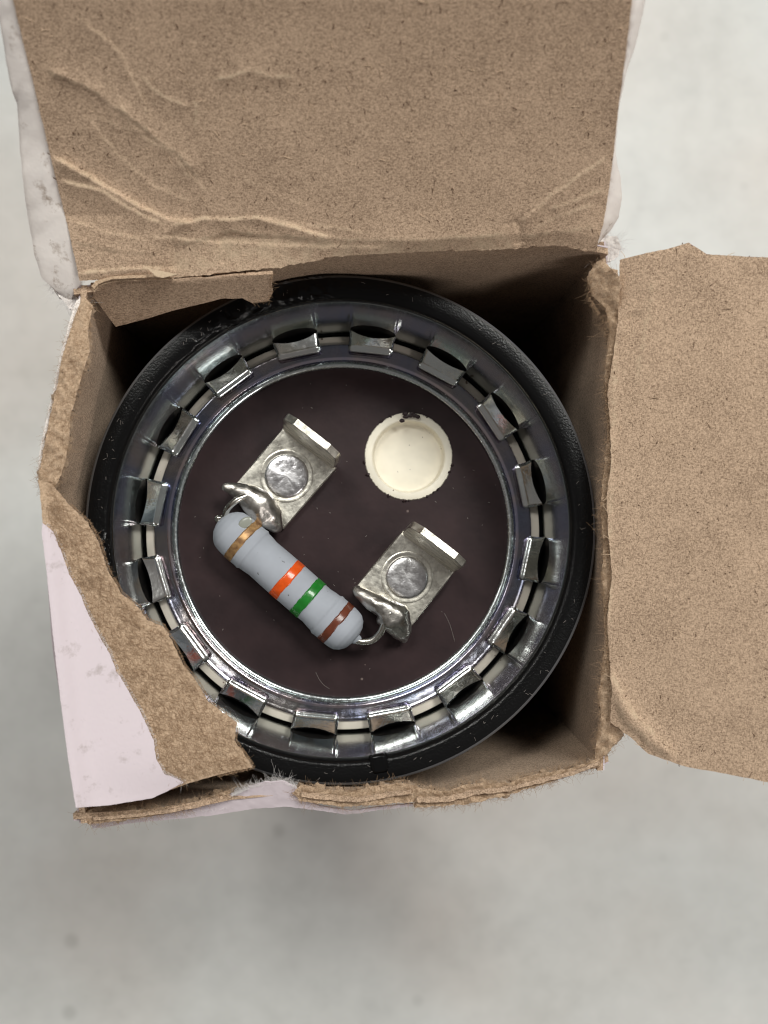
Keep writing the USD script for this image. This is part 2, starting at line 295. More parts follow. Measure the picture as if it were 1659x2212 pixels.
paint('band_gold', (.50, .30, .13), .45, .45, (.24, .13, .06)); paint('band_orange', (.78, .10, .012), .25); paint('band_green', (.016, .20, .024), .25); paint('band_brown', (.15, .042, .022), .28)
look('flux', {'p': ('principled_bsdf', {'base_color': (.30, .31, .27), 'roughness': .25})}, [])
look('dust', {'p': ('principled_bsdf', {'base_color': (.30, .27, .25), 'roughness': .7})}, [])

# ------------------------------------------------------------------ table
tb = trimesh.creation.box((1600, 1600, 20)); tb.apply_translation((0, 0, -10))
t_ = usdkit.mesh(stage, '/World/tabletop', (np.asarray(tb.vertices) * MM, np.asarray(tb.faces)), '/World/Looks/tabletop')
data(t_.GetPrim(), kind='structure', label='pale grey mottled tabletop far below the open box')

# ------------------------------------------------------------------ where the can stands
RIM_Z = 93.0; CAN_H = 92.0; FL = 77.8                 # rim height above the table, can height, height of the recessed floor in the can
rim_c = W(739, 1139.5, RIM_Z)
ax = np.array([.40, .61, 14.2]); ax /= np.linalg.norm(ax)
ex = np.cross([0, 1.0, 0], ax); ex /= np.linalg.norm(ex); ey = np.cross(ax, ex)
O = rim_c - CAN_H * ax; Rm = np.column_stack([ex, ey, ax])
def loc(p): return (np.asarray(p) - O) @ Rm
eye = np.array([0, 0, CAM_H]); eyeL = loc(eye)
def Lp(u, v, h):
    """local point of the can at height h above its recessed floor, on the sight line (u, v)."""
    p = loc(W(u, v, 60.0)); d = p - eyeL; t = (FL + h - eyeL[2]) / d[2]
    return eyeL + d * t
def outside(p, gap=.25, R=23.05, top=.6):
    q = loc(p); r = np.hypot(q[..., 0], q[..., 1]); s = np.where((r < R + gap) & (q[..., 2] < CAN_H + top), (R + gap) / np.maximum(r, 1e-6), 1.0)
    q = q.copy(); q[..., 0] *= s; q[..., 1] *= s
    return q @ Rm.T + O
def above(p, gap=.35):
    """lifts a sheet that lies over the rim clear of it."""
    q = loc(p); r = np.hypot(q[..., 0], q[..., 1]); need = np.where(r < 24.2, CAN_H + gap - q[..., 2], 0)
    p = p.copy(); p[..., 2] += np.maximum(need, 0); return p

# ------------------------------------------------------------------ cardboard box
box = thing('cardboard_box', 'torn open brown cardboard box with pale pink outside, standing on the grey table', 'box')
LW = lambda pts: np.vstack([W(*p) for p in pts])
def fluff(name, line, n, length, mat, parent, out=1, spread=.8, width=.017, zj=.3, lift=.15):
    """torn fibres along a polyline of (u, v, z), sticking out on its left (out=1) side."""
    q = LW(resample(line, 4)); L = np.r_[0, np.cumsum(np.linalg.norm(np.diff(q, axis=0), axis=1))]
    pts, cnt, wd = [], [], []
    for k in range(n):
        s = rng.random() * L[-1]; p = np.array([np.interp(s, L, q[:, j]) for j in range(3)]); p2 = np.array([np.interp(min(s + .3, L[-1]), L, q[:, j]) for j in range(3)]) - np.array([np.interp(max(s - .3, 0), L, q[:, j]) for j in range(3)])
        t = p2 / (np.linalg.norm(p2) + 1e-9); nrm = np.array([-t[1], t[0], 0]) * out
        d = nrm + t * rng.normal(0, spread) + np.array([0, 0, rng.normal(lift, .4)]); d /= np.linalg.norm(d)
        l = length * .46 * (.35 + rng.exponential(.6)); l = min(l, length * 1.5); bend = rng.normal(0, .85, 3); bend[2] *= .5
        p = p - d * .25 + np.array([0, 0, rng.uniform(-zj, .05)])
        for i in range(5):
            f = i / 4; pts.append(p + d * l * f + bend * l * f * f * .6); wd.append(width * (1 - .55 * f) * (1 if i else .8))
        cnt.append(5)
    return curves(parent, name, pts, cnt, wd, mat)
def nap(name, tops, n, length, mat, parent, width=.018, dirn=None):
    """short loose fibres lying over a torn face."""
    idx = rng.integers(0, len(tops), n); pts, cnt, wd = [], [], []
    for k in idx:
        a = rng.normal(dirn, .7) if dirn is not None else rng.uniform(0, 2 * np.pi)
        d = np.array([math.cos(a), math.sin(a), rng.uniform(.05, .6)]); l = length * rng.uniform(.4, 1.5); c = rng.normal(0, .5, 3)
        p = tops[k] + np.r_[rng.normal(0, .15, 2), -.03]
        for i in range(4):
            f = i / 3; pts.append(p + d * l * f + c * l * f * f * .5 - np.array([0, 0, .45 * l * f * f])); wd.append(width * (1 - .5 * f))
        cnt.append(4)
    return curves(parent, name, pts, cnt, wd, mat)

B0 = np.array([O[0] + 1.6, O[1] + 1.9]); ang = math.radians(4.0); hb = 24.4
corner = lambda sx, sy: np.r_[B0 + hb * np.array([sx * math.cos(ang) - sy * math.sin(ang), sx * math.sin(ang) + sy * math.cos(ang)]), .6]
BL, BR, TL, TR = corner(-1, -1), corner(1, -1), corner(-1, 1), corner(1, 1)
def wall(name, top_line, b0, b1, mat, parent, off=0.0, thick=.5, label=None, nr=26, nu=120, ext=1.0):
    top = LW(resample(top_line, 8)); L = np.r_[0, np.cumsum(np.linalg.norm(np.diff(top, axis=0), axis=1))]; L /= L[-1]; s = np.linspace(0, 1, nu)
    top = np.column_stack([np.interp(s, L, top[:, k]) for k in range(3)]); top[0] += (top[0] - top[1]) / np.linalg.norm(top[0] - top[1]) * ext; top[-1] += (top[-1] - top[-2]) / np.linalg.norm(top[-1] - top[-2]) * ext
    de = (b1 - b0) / np.linalg.norm(b1 - b0) * ext; bot = (b0 - de) + (b1 - b0 + 2 * de) * s[:, None]
    R = np.array([top + (bot - top) * f for f in np.linspace(0, 1, nr) ** 1.5])
    R = outside(R, .2, top=9.0)
    c = np.r_[B0, 0]; d = R - np.r_[B0, 0]; d[..., 2] = 0
    e = (b1 - b0); nrm = np.array([-e[1], e[0], 0]); nrm /= np.linalg.norm(nrm)
    if nrm @ ((b0 + b1) / 2 - np.r_[B0, .6]) < 0: nrm = -nrm
    R = R + nrm * off
    R = R + nrm * .25 * (meshkit.fbm(R / 6, 3, 5) - .5)[..., None]
    A, Bk = R.reshape(-1, 3), (R + nrm * thick).reshape(-1, 3); m = len(A)
    i, j = np.meshgrid(np.arange(nr - 1), np.arange(nu - 1), indexing='ij'); a = (i * nu + j).ravel()
    F1 = np.vstack([np.column_stack([a, a + 1, a + nu + 1]), np.column_stack([a, a + nu + 1, a + nu])])
    e_ = np.r_[np.arange(nu - 1)]; ed = np.vstack([np.column_stack([e_, e_ + 1]), np.column_stack([np.arange(nr - 1) * nu + nu - 1, np.arange(1, nr) * nu + nu - 1]), np.column_stack([(nr - 1) * nu + e_ + 1, (nr - 1) * nu + e_]), np.column_stack([np.arange(1, nr) * nu, np.arange(nr - 1) * nu])])
    k = len(ed); S = np.vstack([A[ed[:, 0]], A[ed[:, 1]], Bk[ed[:, 0]], Bk[ed[:, 1]]]); q = 2 * m + np.arange(k)
    F = np.vstack([F1, F1[:, ::-1] + m, np.column_stack([q, q + 2 * k, q + 3 * k]), np.column_stack([q, q + 3 * k, q + k])])
    return part(parent, name, (np.vstack([A, Bk, S]), F), mat, smooth=True, label=label)

ZT = 101.0
zfr = lambda u: 95.0 + 3.6 * np.clip((450 - np.asarray(u, float)) / 270, 0, 1) + .5 * np.clip((np.asarray(u, float) - 1200) / 90, 0, 1)
back_edge = [(184, 632, 98.2), (370, 600, 98.6), (600, 578, 98.6), (740, 553, 98.6), (900, 545, 98.6), (1100, 537, 98.5), (1200, 531, 98.3), (1290, 545, 97.6)]
right_edge = [(1294, 548, 96.6), (1318, 690, 95.6), (1308, 800, 95.3), (1312, 960, 95.0), (1300, 1100, 94.9), (1302, 1250, 94.9), (1306, 1380, 95.0), (1296, 1480, 95.2), (1290, 1640, 95.4)]
front_edge = [(u, v, float(zfr(u)) - .3) for u, v in ((184, 1756), (350, 1748), (500, 1715), (640, 1702), (760, 1708), (880, 1702), (920, 1722), (1030, 1703), (1160, 1682), (1290, 1640))]
left_edge = [(186, 640, 98.4), (178, 760, 99.2), (155, 850, 99.8), (142, 930, 100.2), (120, 1000, 100.4), (104, 1060, 100.6), (130, 1400, 100.4), (184, 1754, 98.3)]
bw = wall('back_wall', back_edge, TL, TR, 'kraft_board', box)
rw = wall('right_wall', right_edge, TR, BR, 'kraft_board', box)
fw = wall('front_wall', front_edge, BL, BR, 'kraft_board', box)
lw = wall('left_wall', left_edge, TL, BL, 'kraft_board', box)
bt = trimesh.creation.extrude_polygon(Polygon([c[:2] for c in (BL, BR, TR, TL)]), .5); bt.apply_translation((0, 0, .05)); part(box, 'bottom_panel', bt, 'kraft_board', smooth=False)
for nm, wl, ed, a, b in (('printed_liner', bw, back_edge, TL, TR), ('printed_liner', rw, right_edge, TR, BR), ('printed_liner', fw, [(u, v, z - .5) for u, v, z in front_edge], BL, BR), ('printed_liner', lw, [(u, v, z - .5) for u, v, z in left_edge], TL, BL)):
    wall(nm, ed, a, b, 'printed_paper', wl, off=.52, thick=.12)
# an inner glue panel against the left wall
wall('glue_panel', [(172, 868, 95.0), (164, 905, 94.6), (158, 985, 94.0)], TL + (BL - TL) * .20, TL + (BL - TL) * .40, 'kraft_board', lw, off=-.42, thick=.3, nu=40, ext=0)

# ---- back flap, standing up and back
def interp_rows(u, v, rows):
    """height from polylines (v at u, z), rows ordered by falling v."""
    vs = np.array([np.interp(u, [p[0] for p in r[0]], [p[1] for p in r[0]]) for r in rows]); zs = [r[1] for r in rows]
    z = np.full(np.shape(u), float(zs[0]))
    for k in range(len(rows) - 1):
        f = np.clip((vs[k] - v) / (vs[k] - vs[k + 1]), 0, 1); z = np.where(v <= vs[k], zs[k] + (zs[k + 1] - zs[k]) * f, z)
    return z
crest = [(120, 590), (200, 572), (270, 566), (370, 540), (480, 512), (640, 516), (740, 518), (900, 520), (1100, 507), (1200, 500), (1300, 512)]
low = [(u, v + 1) for u, v, z in back_edge]
low2 = [(150, 640)] + low[1:-1] + [(1310, 548)]
mid = [(0, 470), (1400, 440)]
topl = [(0, 0), (1700, 0)]; far = [(-300, -420), (2000, -420)]
zback = lambda u, v: interp_rows(u, v, [(low2, 98.7), (crest, 99.8), (mid, 101.35), (topl, 112.4), (far, 119.5)])
flap_left = [(172, 606), (150, 505), (134, 440), (121, 385), (107, 330), (86, 240), (67, 160), (45, 70), (28, 0), (-22, -160), (-60, -330)]
flap_right = [(1440, -330), (1405, -160), (1366, 0), (1352, 110), (1338, 215), (1326, 330), (1312, 430), (1304, 480), (1292, 520)]
outline = flap_left + flap_right + [(u, v) for u, v, z in back_edge[::-1]][:-1]
jits = [1.2] * len(flap_left) + [1.0] * len(flap_right) + [3.4] * (len(back_edge) - 1)
bcr = [
    ([(85, 145), (190, 190), (300, 270), (380, 335), (440, 395)], .42, 7, -.10, 45, .7),
    ([(105, 332), (200, 385), (290, 440), (370, 475), (430, 480)], .45, 7, .45, 50, .7),
    ([(122, 388), (220, 412), (280, 450), (360, 488)], .22, 6, .22, 25, .8),
    ([(165, 30), (255, 110), (300, 190), (330, 280)], .10, 7, .10, 30, .35),
    ([(300, 160), (345, 205), (400, 228), (425, 222), (420, 290)], .12, 5, .08, 20, .75),
    ([(455, 172), (500, 165), (545, 150), (575, 165), (640, 165)], .25, 5, .05, 12, 1.0),
    ([(355, 490), (440, 473), (560, 470), (660, 500), (740, 514)], .30, 6, .25, 22, .9),
    ([(370, 530), (500, 503), (600, 512), (690, 520)], .30, 6, -.10, 18, .95),
    ([(366, 500), (372, 540), (366, 585)], -.35, 5, .15, 14, .2),
    ([(470, 512), (486, 540), (482, 575)], -.2, 4, .0, 14, .1),
    ([(160, 588), (230, 583), (300, 580), (360, 575)], .25, 5, .25, 16, .9),
    ([(1116, 482), (1180, 432), (1240, 385), (1318, 335)], .16, 6, .14, 30, .7),
    ([(1190, 452), (1260, 425), (1312, 405)], .12, 5, .10, 25, .7),
    ([(1110, 470), (1122, 500), (1116, 532)], -.3, 5, .12, 14, .3),
    ([(640, 516), (760, 518), (900, 519), (1000, 514), (1108, 503)], .20, 7, 0, 20, .75),
    ([(1122, 513), (1200, 500), (1295, 490)], .20, 6, 0, 20, .6),
    ([(510, 380), (600, 420), (680, 450)], .05, 5, .04, 20, .25),
    ([(205, 250), (262, 275), (330, 282)], .06, 4, .05, 14, .3), ([(255, 200), (275, 260), (318, 300), (372, 330)], .07, 4, .06, 16, .4),
    ([(350, 300), (400, 372), (455, 420)], .08, 4, .06, 18, .35), ([(300, 505), (420, 520), (560, 528), (700, 534), (860, 530)], .10, 4, .12, 14, .55),
    ([(140, 470), (220, 500), (330, 520)], .10, 4, .10, 18, .3), ([(560, 462), (640, 486), (720, 490), (800, 505)], .10, 4, .08, 16, .4),
    ([(150, 520), (240, 545), (350, 552)], .08, 4, -.12, 16, .3), ([(1150, 495), (1200, 470), (1290, 440)], .08, 4, .08, 16, .4),
    ([(180, 240), (250, 330), (330, 400), (420, 440)], .07, 6, .08, 30, .3),
]
me, wear, ftop = poly_sheet(outline, zback, step=4, thick=.5, jit=jits, seed=3, crs=bcr)
q_ = UV(me[0]); lo_ = np.interp(q_[:, 0], [p[0] for p in low2], [p[1] for p in low2]); cr_ = np.interp(q_[:, 0], [p[0] for p in crest], [p[1] for p in crest])
band_ = np.clip((q_[:, 1] - cr_ + 6) / 12, 0, 1) * np.clip((q_[:, 0] - 360) / 20, 0, 1) * np.clip((1112 - q_[:, 0]) / 20, 0, 1) * np.clip((meshkit.fbm(np.column_stack([q_ / 22, np.zeros(len(q_))]), 4, 77) - .3) * 2.5, 0, 1)
wear = np.maximum(wear, .6 * band_)
bf = part(box, 'back_flap', me, 'kraft_board', smooth=True, attrs={'wear': wear}, label='large creased brown flap standing up at the back')
fluff('torn_fibres', [(u, v, 98.6) for u, v, z in back_edge[1:6]], 700, .32, 'kraft_fibre', bf, out=-1)
# pale outside paper wrapped round the flap's two side edges
ob = [(152, 655, 97.0), (90, 600, 98.0), (75, 550, 98.8), (60, 465, 100.6), (48, 380, 102.9), (42, 310, 104.2), (37, 225, 106.2), (26, 200, 107.2), (14, 140, 108.6), (2, 60, 110.4), (-10, 0, 111.6), (-56, -160, 113.2), (-92, -330, 115.2)]
ib = [(176, 612, 98.6)] + [(u + 4, v, float(zback(u, v)) - .16) for u, v in flap_left[1:]]
mb = [((a[0] + b[0]) / 2 - 4, (a[1] + b[1]) / 2, (a[2] + b[2]) / 2 + .05) for a, b in zip([ob[min(int(i * 12 / 10 + .5), 12)] for i in range(11)], ib)]
def ribbon(parent, name, rows, mat, thick=.14, nu=140, sub=4, amp=.12, seed=2, label=None, wearf=None):
    base = strip([LW(r) for r in rows], nu)[2]; n0 = len(base); f = np.linspace(0, n0 - 1, (n0 - 1) * sub + 1)
    R = np.array([base[min(int(x), n0 - 2)] * (1 - (x - min(int(x), n0 - 2))) + base[min(int(x), n0 - 2) + 1] * (x - min(int(x), n0 - 2)) for x in f])
    if n0 == 3:
        t = f / 2; R = np.array([base[0] * (1 - x) ** 2 + (2 * base[1] - (base[0] + base[2]) / 2) * 2 * x * (1 - x) + base[2] * x ** 2 for x in t])
    R[..., 2] += amp * 2 * (meshkit.fbm(R / 1.5, 3, seed) - .5); R[..., :2] += amp * (meshkit.fbm(R / .9, 3, seed + 9) - .5)[..., None]
    nr, nu = R.shape[:2]; A = R.reshape(-1, 3); i, j = np.meshgrid(np.arange(nr - 1), np.arange(nu - 1), indexing='ij'); a = (i * nu + j).ravel()
    F = np.vstack([np.column_stack([a, a + 1, a + nu + 1]), np.column_stack([a, a + nu + 1, a + nu])])
    N = trimesh.Trimesh(A, F, process=False).vertex_normals
    if N[:, 2].mean() < 0: F = F[:, ::-1]; N = -N
    m = len(A); V = np.vstack([A, A - N * thick])
    rim = list(range(nu)) + [r * nu + nu - 1 for r in range(1, nr)] + [(nr - 1) * nu + c for c in range(nu - 2, -1, -1)] + [r * nu for r in range(nr - 2, 0, -1)]
    rim = np.array(rim); rn = np.roll(rim, -1)
    S = np.vstack([np.column_stack([rim, rn, rn + m]), np.column_stack([rim, rn + m, rim + m])])
    return part(parent, name, (V, np.vstack([F, F[:, ::-1] + m, S])), mat, smooth=True, label=label, attrs={'wear': np.tile((.0 + .2 * np.exp(-np.minimum(i_ := np.repeat(np.arange(nr), nu), nr - 1 - i_) / 1.2)), 2)}), A
ribbon(bf, 'folded_edge', [ob, mb, ib], 'dirty_paper', amp=.12, seed=4, thick=.09)
rb = [(1288, 530, 98.0), (1318, 500, 98.2), (1336, 470, 99.2), (1343, 430, 100.4), (1340, 380, 101.8), (1329, 330, 103.5), (1336, 240, 105.6), (1352, 160, 107.6), (1372, 100, 109.2), (1386, 40, 110.6), (1398, -20, 112), (1440, -200, 115)]
ri = [(1290, 524, 98.8)] + [(u - 3, v, float(zback(u, v)) - .15) for u, v in flap_right[::-1][1:8]] 
rm = [((a[0] + b[0]) / 2 + 2, (a[1] + b[1]) / 2, (a[2] + b[2]) / 2 + .3) for a, b in zip([rb[min(int(i * 11 / 7 + .5), 11)] for i in range(8)], ri)]
ribbon(bf, 'folded_edge', [rb, rm, ri], 'dirty_paper', amp=.14, seed=8)

def flecks(parent, tops, n, mat, l0, l1, w):
    pts, cnt, wd = [], [], []
    for k in rng.integers(0, len(tops), n):
        a = rng.uniform(0, 2 * np.pi); l = rng.uniform(l0, l1); c = rng.normal(0, .35); p = tops[k] + np.array([0, 0, .012])
        near_ = np.linalg.norm(tops - p, axis=1)
        for i in range(4):
            f = i / 3 * l; q = p + np.array([math.cos(a + c * f), math.sin(a + c * f), 0]) * f
            j = np.argmin((tops[:, 0] - q[0]) ** 2 + (tops[:, 1] - q[1]) ** 2); q[2] = tops[j, 2] + .012; pts.append(q); wd.append(w * (.5 if i in (0, 3) else 1))
        cnt.append(4)
    return curves(parent, 'embedded_fibres', pts, cnt, wd, mat)
flecks(bf, ftop, 300, 'dark_fibre', .06, .35, .075); flecks(bf, ftop, 160, 'dark_fibre', .2, .7, .035); flecks(bf, ftop, 420, 'pale_fibre', .25, 1.0, .04)
# ---- torn inner panel hanging from the back fold over the rim
pan = [(196, 618), (250, 608), (380, 602), (500, 596), (590, 592), (586, 612), (590, 632), (580, 650), (545, 655), (525, 645), (480, 645), (440, 655), (370, 672), (320, 688), (250, 706), (238, 690), (222, 668), (204, 645)]
pj = [1, 1, 1, 1, 3, 3, 3, 3, 2, 1.5, 1.5, 1, 1, 1, 1, 1, 1, 1]
zpan = lambda u, v: 98.7 - np.clip((v - np.interp(u, [196, 590], [618, 592])) / 62, 0, 2) * 2.8
me, wear, ptop = poly_sheet(pan, zpan, step=6, thick=.4, jit=pj, seed=12, away=above)
pn = part(box, 'inner_panel', me, 'kraft_board', smooth=True, attrs={'wear': wear}, label='torn inner panel hanging over the rim')
for k, (dv, dz) in enumerate(((-3, .45), (-9, .75))):
    ln = [(198, 628 + dv), (206, 616 + dv), (240, 606 + dv), (300, 603 + dv), (370, 601 + dv), (372, 607 + dv), (300, 609 + dv), (240, 612 + dv), (212, 622 + dv), (204, 634 + dv)]
    me, wear, _ = poly_sheet(ln, lambda u, v: 98.7 + dz + 0 * u, step=4, thick=.2, jit=1.2, seed=30 + k, rough=.1); part(pn, 'ply_edge', me, 'kraft_torn', smooth=True)
fluff('torn_fibres', [(590, 592, 99), (586, 612, 98), (590, 632, 97), (580, 650, 96.4), (545, 655, 96)], 160, .5, 'kraft_fibre', pn, out=1)
tri = [(318, 580), (385, 592), (352, 600), (338, 598)]
me, wear, _ = poly_sheet(tri, lambda u, v: 100.3 + 0 * u, step=4, thick=.15, jit=1.0, seed=44); part(bf, 'lifted_scrap', me, 'kraft_board', smooth=True, attrs={'wear': wear + .9})

# ---- right flap, tipped up to the right
zr = lambda u, v: 96.5 + 1.2 * np.clip((640 - np.asarray(v, float)) / 90, 0, 1) * np.clip(1 - (u - 1318) / 260, 0, 1) + np.clip(u - 1318, -40, 900) * .0166 - .000003 * np.clip(u - 1318, 0, 900) ** 2
ro = [(1338, 562), (1400, 546), (1440, 538), (1488, 524), (1506, 536), (1527, 549), (1590, 553), (1659, 556), (1980, 575), (1980, 1745), (1659, 1690), (1570, 1672), (1480, 1656), (1400, 1628), (1352, 1585), (1318, 1560), (1322, 1500), (1316, 1420), (1312, 1330), (1322, 1240), (1314, 1160), (1310, 1080), (1320, 1000), (1318, 920), (1312, 850), (1326, 760), (1334, 690), (1338, 620)]
rj = [1.5] * 8 + [0, 0] + [1.2] * 4 + [3.0] * 14
rcr = [
    ([(1336, 690), (1400, 672), (1440, 625), (1486, 545)], -.25, 6, -.25, 26, .15),
    ([(1412, 590), (1404, 660), (1385, 760), (1372, 840)], .14, 5, 0, 20, .6),
    ([(1318, 1440), (1340, 1500), (1372, 1545), (1415, 1590), (1470, 1640)], .65, 9, .35, 40, .9),
    ([(1322, 1500), (1350, 1560), (1400, 1605), (1450, 1640)], .35, 6, -.3, 18, .6),
    ([(1326, 660), (1328, 800), (1322, 1000), (1318, 1200), (1316, 1400)], .22, 9, .12, 22, .9),
]
me, wear, rtop = poly_sheet(ro, zr, step=8, thick=.5, jit=rj, seed=5, crs=rcr)
rf = part(box, 'right_flap', me, 'kraft_board', smooth=True, attrs={'wear': wear}, label='brown flap tipped up on the right side')
me, _, _ = poly_sheet([(u + (2 if u > 1330 else 6), v + (1 if v < 1000 else -1)) for u, v in ro], lambda u, v: zr(u, v) - .55, step=14, thick=.13, jit=rj, seed=6); part(rf, 'printed_liner', me, 'printed_paper', smooth=True)
flecks(rf, rtop, 200, 'dark_fibre', .06, .35, .075); flecks(rf, rtop, 120, 'dark_fibre', .2, .8, .035); flecks(rf, rtop, 260, 'pale_fibre', .25, 1.0, .04)
# torn hinge between the right wall and its flap
hi = [(1340, 600), (1336, 690), (1330, 780), (1318, 860), (1324, 960), (1316, 1080), (1320, 1180), (1328, 1250), (1318, 1330), (1324, 1430), (1330, 1500), (1360, 1570), (1330, 1605), (1300, 1640), (1284, 1650), (1288, 1600), (1300, 1550), (1292, 1500), (1302, 1440), (1308, 1380), (1300, 1250), (1304, 1180), (1296, 1100), (1306, 1000), (1312, 940), (1306, 820), (1318, 720), (1308, 665), (1280, 640), (1268, 600), (1284, 570), (1300, 560)]
zh = lambda u, v: 95.9 + 1.6 * np.clip((680 - np.asarray(v, float)) / 100, 0, 1) + np.clip((u - 1300) / 40, -1, 1.2) * .75
me, _, htop = poly_sheet(hi, zh, step=5, thick=.5, jit=2.6, seed=9, rough=.30)
hg = part(rf, 'torn_hinge', me, 'kraft_torn', smooth=True)
fluff('torn_fibres', [(u, v, float(zh(u, v)) + .2) for u, v in hi[14:30]], 1500, .5, 'kraft_fibre', rf, out=1)
fluff('torn_fibres', [(u, v, float(zr(u, v))) for u, v in [(1338, 620), (1334, 690), (1326, 760), (1312, 850), (1318, 920), (1320, 1000), (1310, 1080), (1314, 1160), (1322, 1240), (1312, 1330), (1316, 1420), (1322, 1500)]], 1300, .6, 'kraft_fibre', rf, out=1, spread=.4)
nap('torn_nap', htop, 2600, .6, 'kraft_fibre', rf)
fluff('torn_fibres', [(1268, 640, 96.6), (1300, 690, 95.8), (1312, 740, 95.4)], 260, .8, 'kraft_fibre', rf, out=-1)
# white pulled paper at the back right corner
me, _, wtop = poly_sheet([(1292, 520), (1312, 508), (1332, 512), (1342, 534), (1334, 556), (1318, 564), (1300, 560), (1290, 545)], lambda u, v: 96.0 + 0 * u, step=4, thick=.3, jit=3, seed=15, rough=.18)
ws = part(box, 'corner_scrap', me, 'dirty_paper', smooth=True, label='white pulled paper at the back right corner')
nap('white_fibres', wtop, 260, 1.0, 'white_fibre', ws)
# white pulled paper at the back left corner
me, _, wtop = poly_sheet([(100, 590), (150, 596), (176, 615), (182, 650), (168, 690), (150, 668), (128, 640), (106, 615)], lambda u, v: 97.2 + 0 * u, step=4, thick=.3, jit=3, seed=16, rough=.35)
ws = part(box, 'corner_scrap', me, 'dirty_paper', smooth=True, label='dirty white pulled paper at the back left corner')
nap('white_fibres', wtop, 520, .9, 'white_fibre', ws)

# ---- torn top of the left wall
le = [(182, 640), (200, 660), (190, 715), (194, 760), (180, 800), (166, 850), (152, 900), (150, 950), (140, 1000), (124, 1045), (100, 1075), (80, 1040), (96, 960), (108, 900), (120, 850), (130, 790), (142, 745), (156, 700), (168, 665)]
zl = lambda u, v: 100.6 - np.clip((760 - v) / 120, 0, 1) * 1.6
me, _, ltop = poly_sheet(le, zl, step=5, thick=.6, jit=2.6, seed=19, rough=.28)
part(lw, 'torn_edge', me, 'kraft_torn', smooth=True)
nap('torn_nap', ltop, 1900, .55, 'kraft_fibre', lw)
fluff('torn_fibres', [(u, v, float(zl(u, v))) for u, v in le[1:11]], 700, .4, 'kraft_fibre', lw, out=1)
fluff('white_fibres', [(u - 3, v, float(zl(u, v)) - .5) for u, v in le[11:]], 420, .45, 'white_fibre', lw, out=1)
me, _, _ = poly_sheet([(176, 640), (166, 700), (150, 750), (138, 800), (128, 860), (112, 920), (92, 1000), (78, 1040), (88, 960), (100, 905), (116, 840), (126, 785), (136, 745), (150, 695), (164, 650)], lambda u, v: zl(u, v) - .75, step=5, thick=.15, jit=2.0, seed=21, rough=.2); part(lw, 'torn_liner', me, 'dirty_paper', smooth=True)

# ---- left flap folded in over the can
fo = [(84, 1036), (112, 1044), (150, 1092), (190, 1128), (214, 1170), (232, 1230), (262, 1282), (300, 1312), (318, 1340), (352, 1352), (376, 1392), (398, 1440), (424, 1470), (452, 1518), (492, 1546), (512, 1562), (506, 1600), (528, 1630), (546, 1656), (470, 1674), (400, 1694), (330, 1722), (240, 1737), (166, 1742), (150, 1640), (132, 1500), (118, 1380), (104, 1240), (92, 1130)]
fj = [2, 2] + [3.2] * 17 + [1.0] * 10
def zf_(u, v):
    x0 = np.interp(v, [1036, 1130, 1240, 1380, 1500, 1640, 1742], [84, 92, 104, 118, 132, 150, 166])
    return 100.9 - np.clip((u - x0) / 380, 0, 1) * 3.0 + .5 * np.exp(-((u - x0) / 30) ** 2) - .8 * np.exp(-((v - 1742) / 60) ** 2) * np.clip((u - x0) / 200, 0, 1)
me, _, fotop = poly_sheet(fo, zf_, step=6, thick=.42, jit=fj, seed=23, rough=.07, away=above, crs=[([(112, 1060), (128, 1120), (180, 1180), (205, 1260)], .5, 12, .3, 25, .5), ([(205, 1130), (190, 1160), (175, 1200)], -.3, 8, 0, 20, 0), ([(215, 1215), (225, 1230), (300, 1350)], .2, 8, .2, 25, .2)])
lf = part(box, 'left_flap', me, 'kraft_torn', smooth=True, label='torn flap folded in over the can, its pink paper half peeled')
tear = [(92, 1128), (116, 1150), (132, 1190), (150, 1240), (176, 1290), (192, 1330), (214, 1372), (236, 1410), (252, 1450), (276, 1490), (296, 1525), (314, 1560), (332, 1600), (338, 1640), (356, 1672), (398, 1690)]
po = tear + [(330, 1724), (240, 1739), (164, 1745), (147, 1640), (129, 1500), (115, 1380), (101, 1240), (90, 1150)]
def zp(u, v): return np.array(zf_(u, v)) + .20
def pk(p): return above(p, .58)
me, wear, potop = poly_sheet(po, zp, step=6, thick=.13, jit=[2.4] * len(tear) + [.8] * 8, seed=25, away=pk)
uvp = UV(me[0]); edge = np.minimum(seg_dist(uvp, po[len(tear) - 1:] + [po[0]])[0], 60); wr = np.exp(-(edge / 3) ** 2) * .1
ln = part(lf, 'pink_liner', me, 'printed_paper', smooth=True, attrs={'wear': wr}, label='peeled pale pink paper')
fluff('white_fibres', [(u, v, float(zp(u, v))) for u, v in tear], 900, .5, 'white_fibre', lf, out=-1)
sel = shapely.contains_xy(Polygon(po).buffer(-6), *UV(fotop).T); sel |= ~shapely.contains_xy(Polygon(fo).buffer(-9), *UV(fotop).T); nap('torn_nap', fotop[~sel], 8000, .6, 'kraft_fibre', lf, dirn=-.8, width=.02)
fluff('torn_fibres', [(u, v, float(above(W(u, v, zf_(u, v))[None])[0, 2])) for u, v in fo[2:20]], 2000, .42, 'kraft_fibre', lf, out=-1, zj=.1)
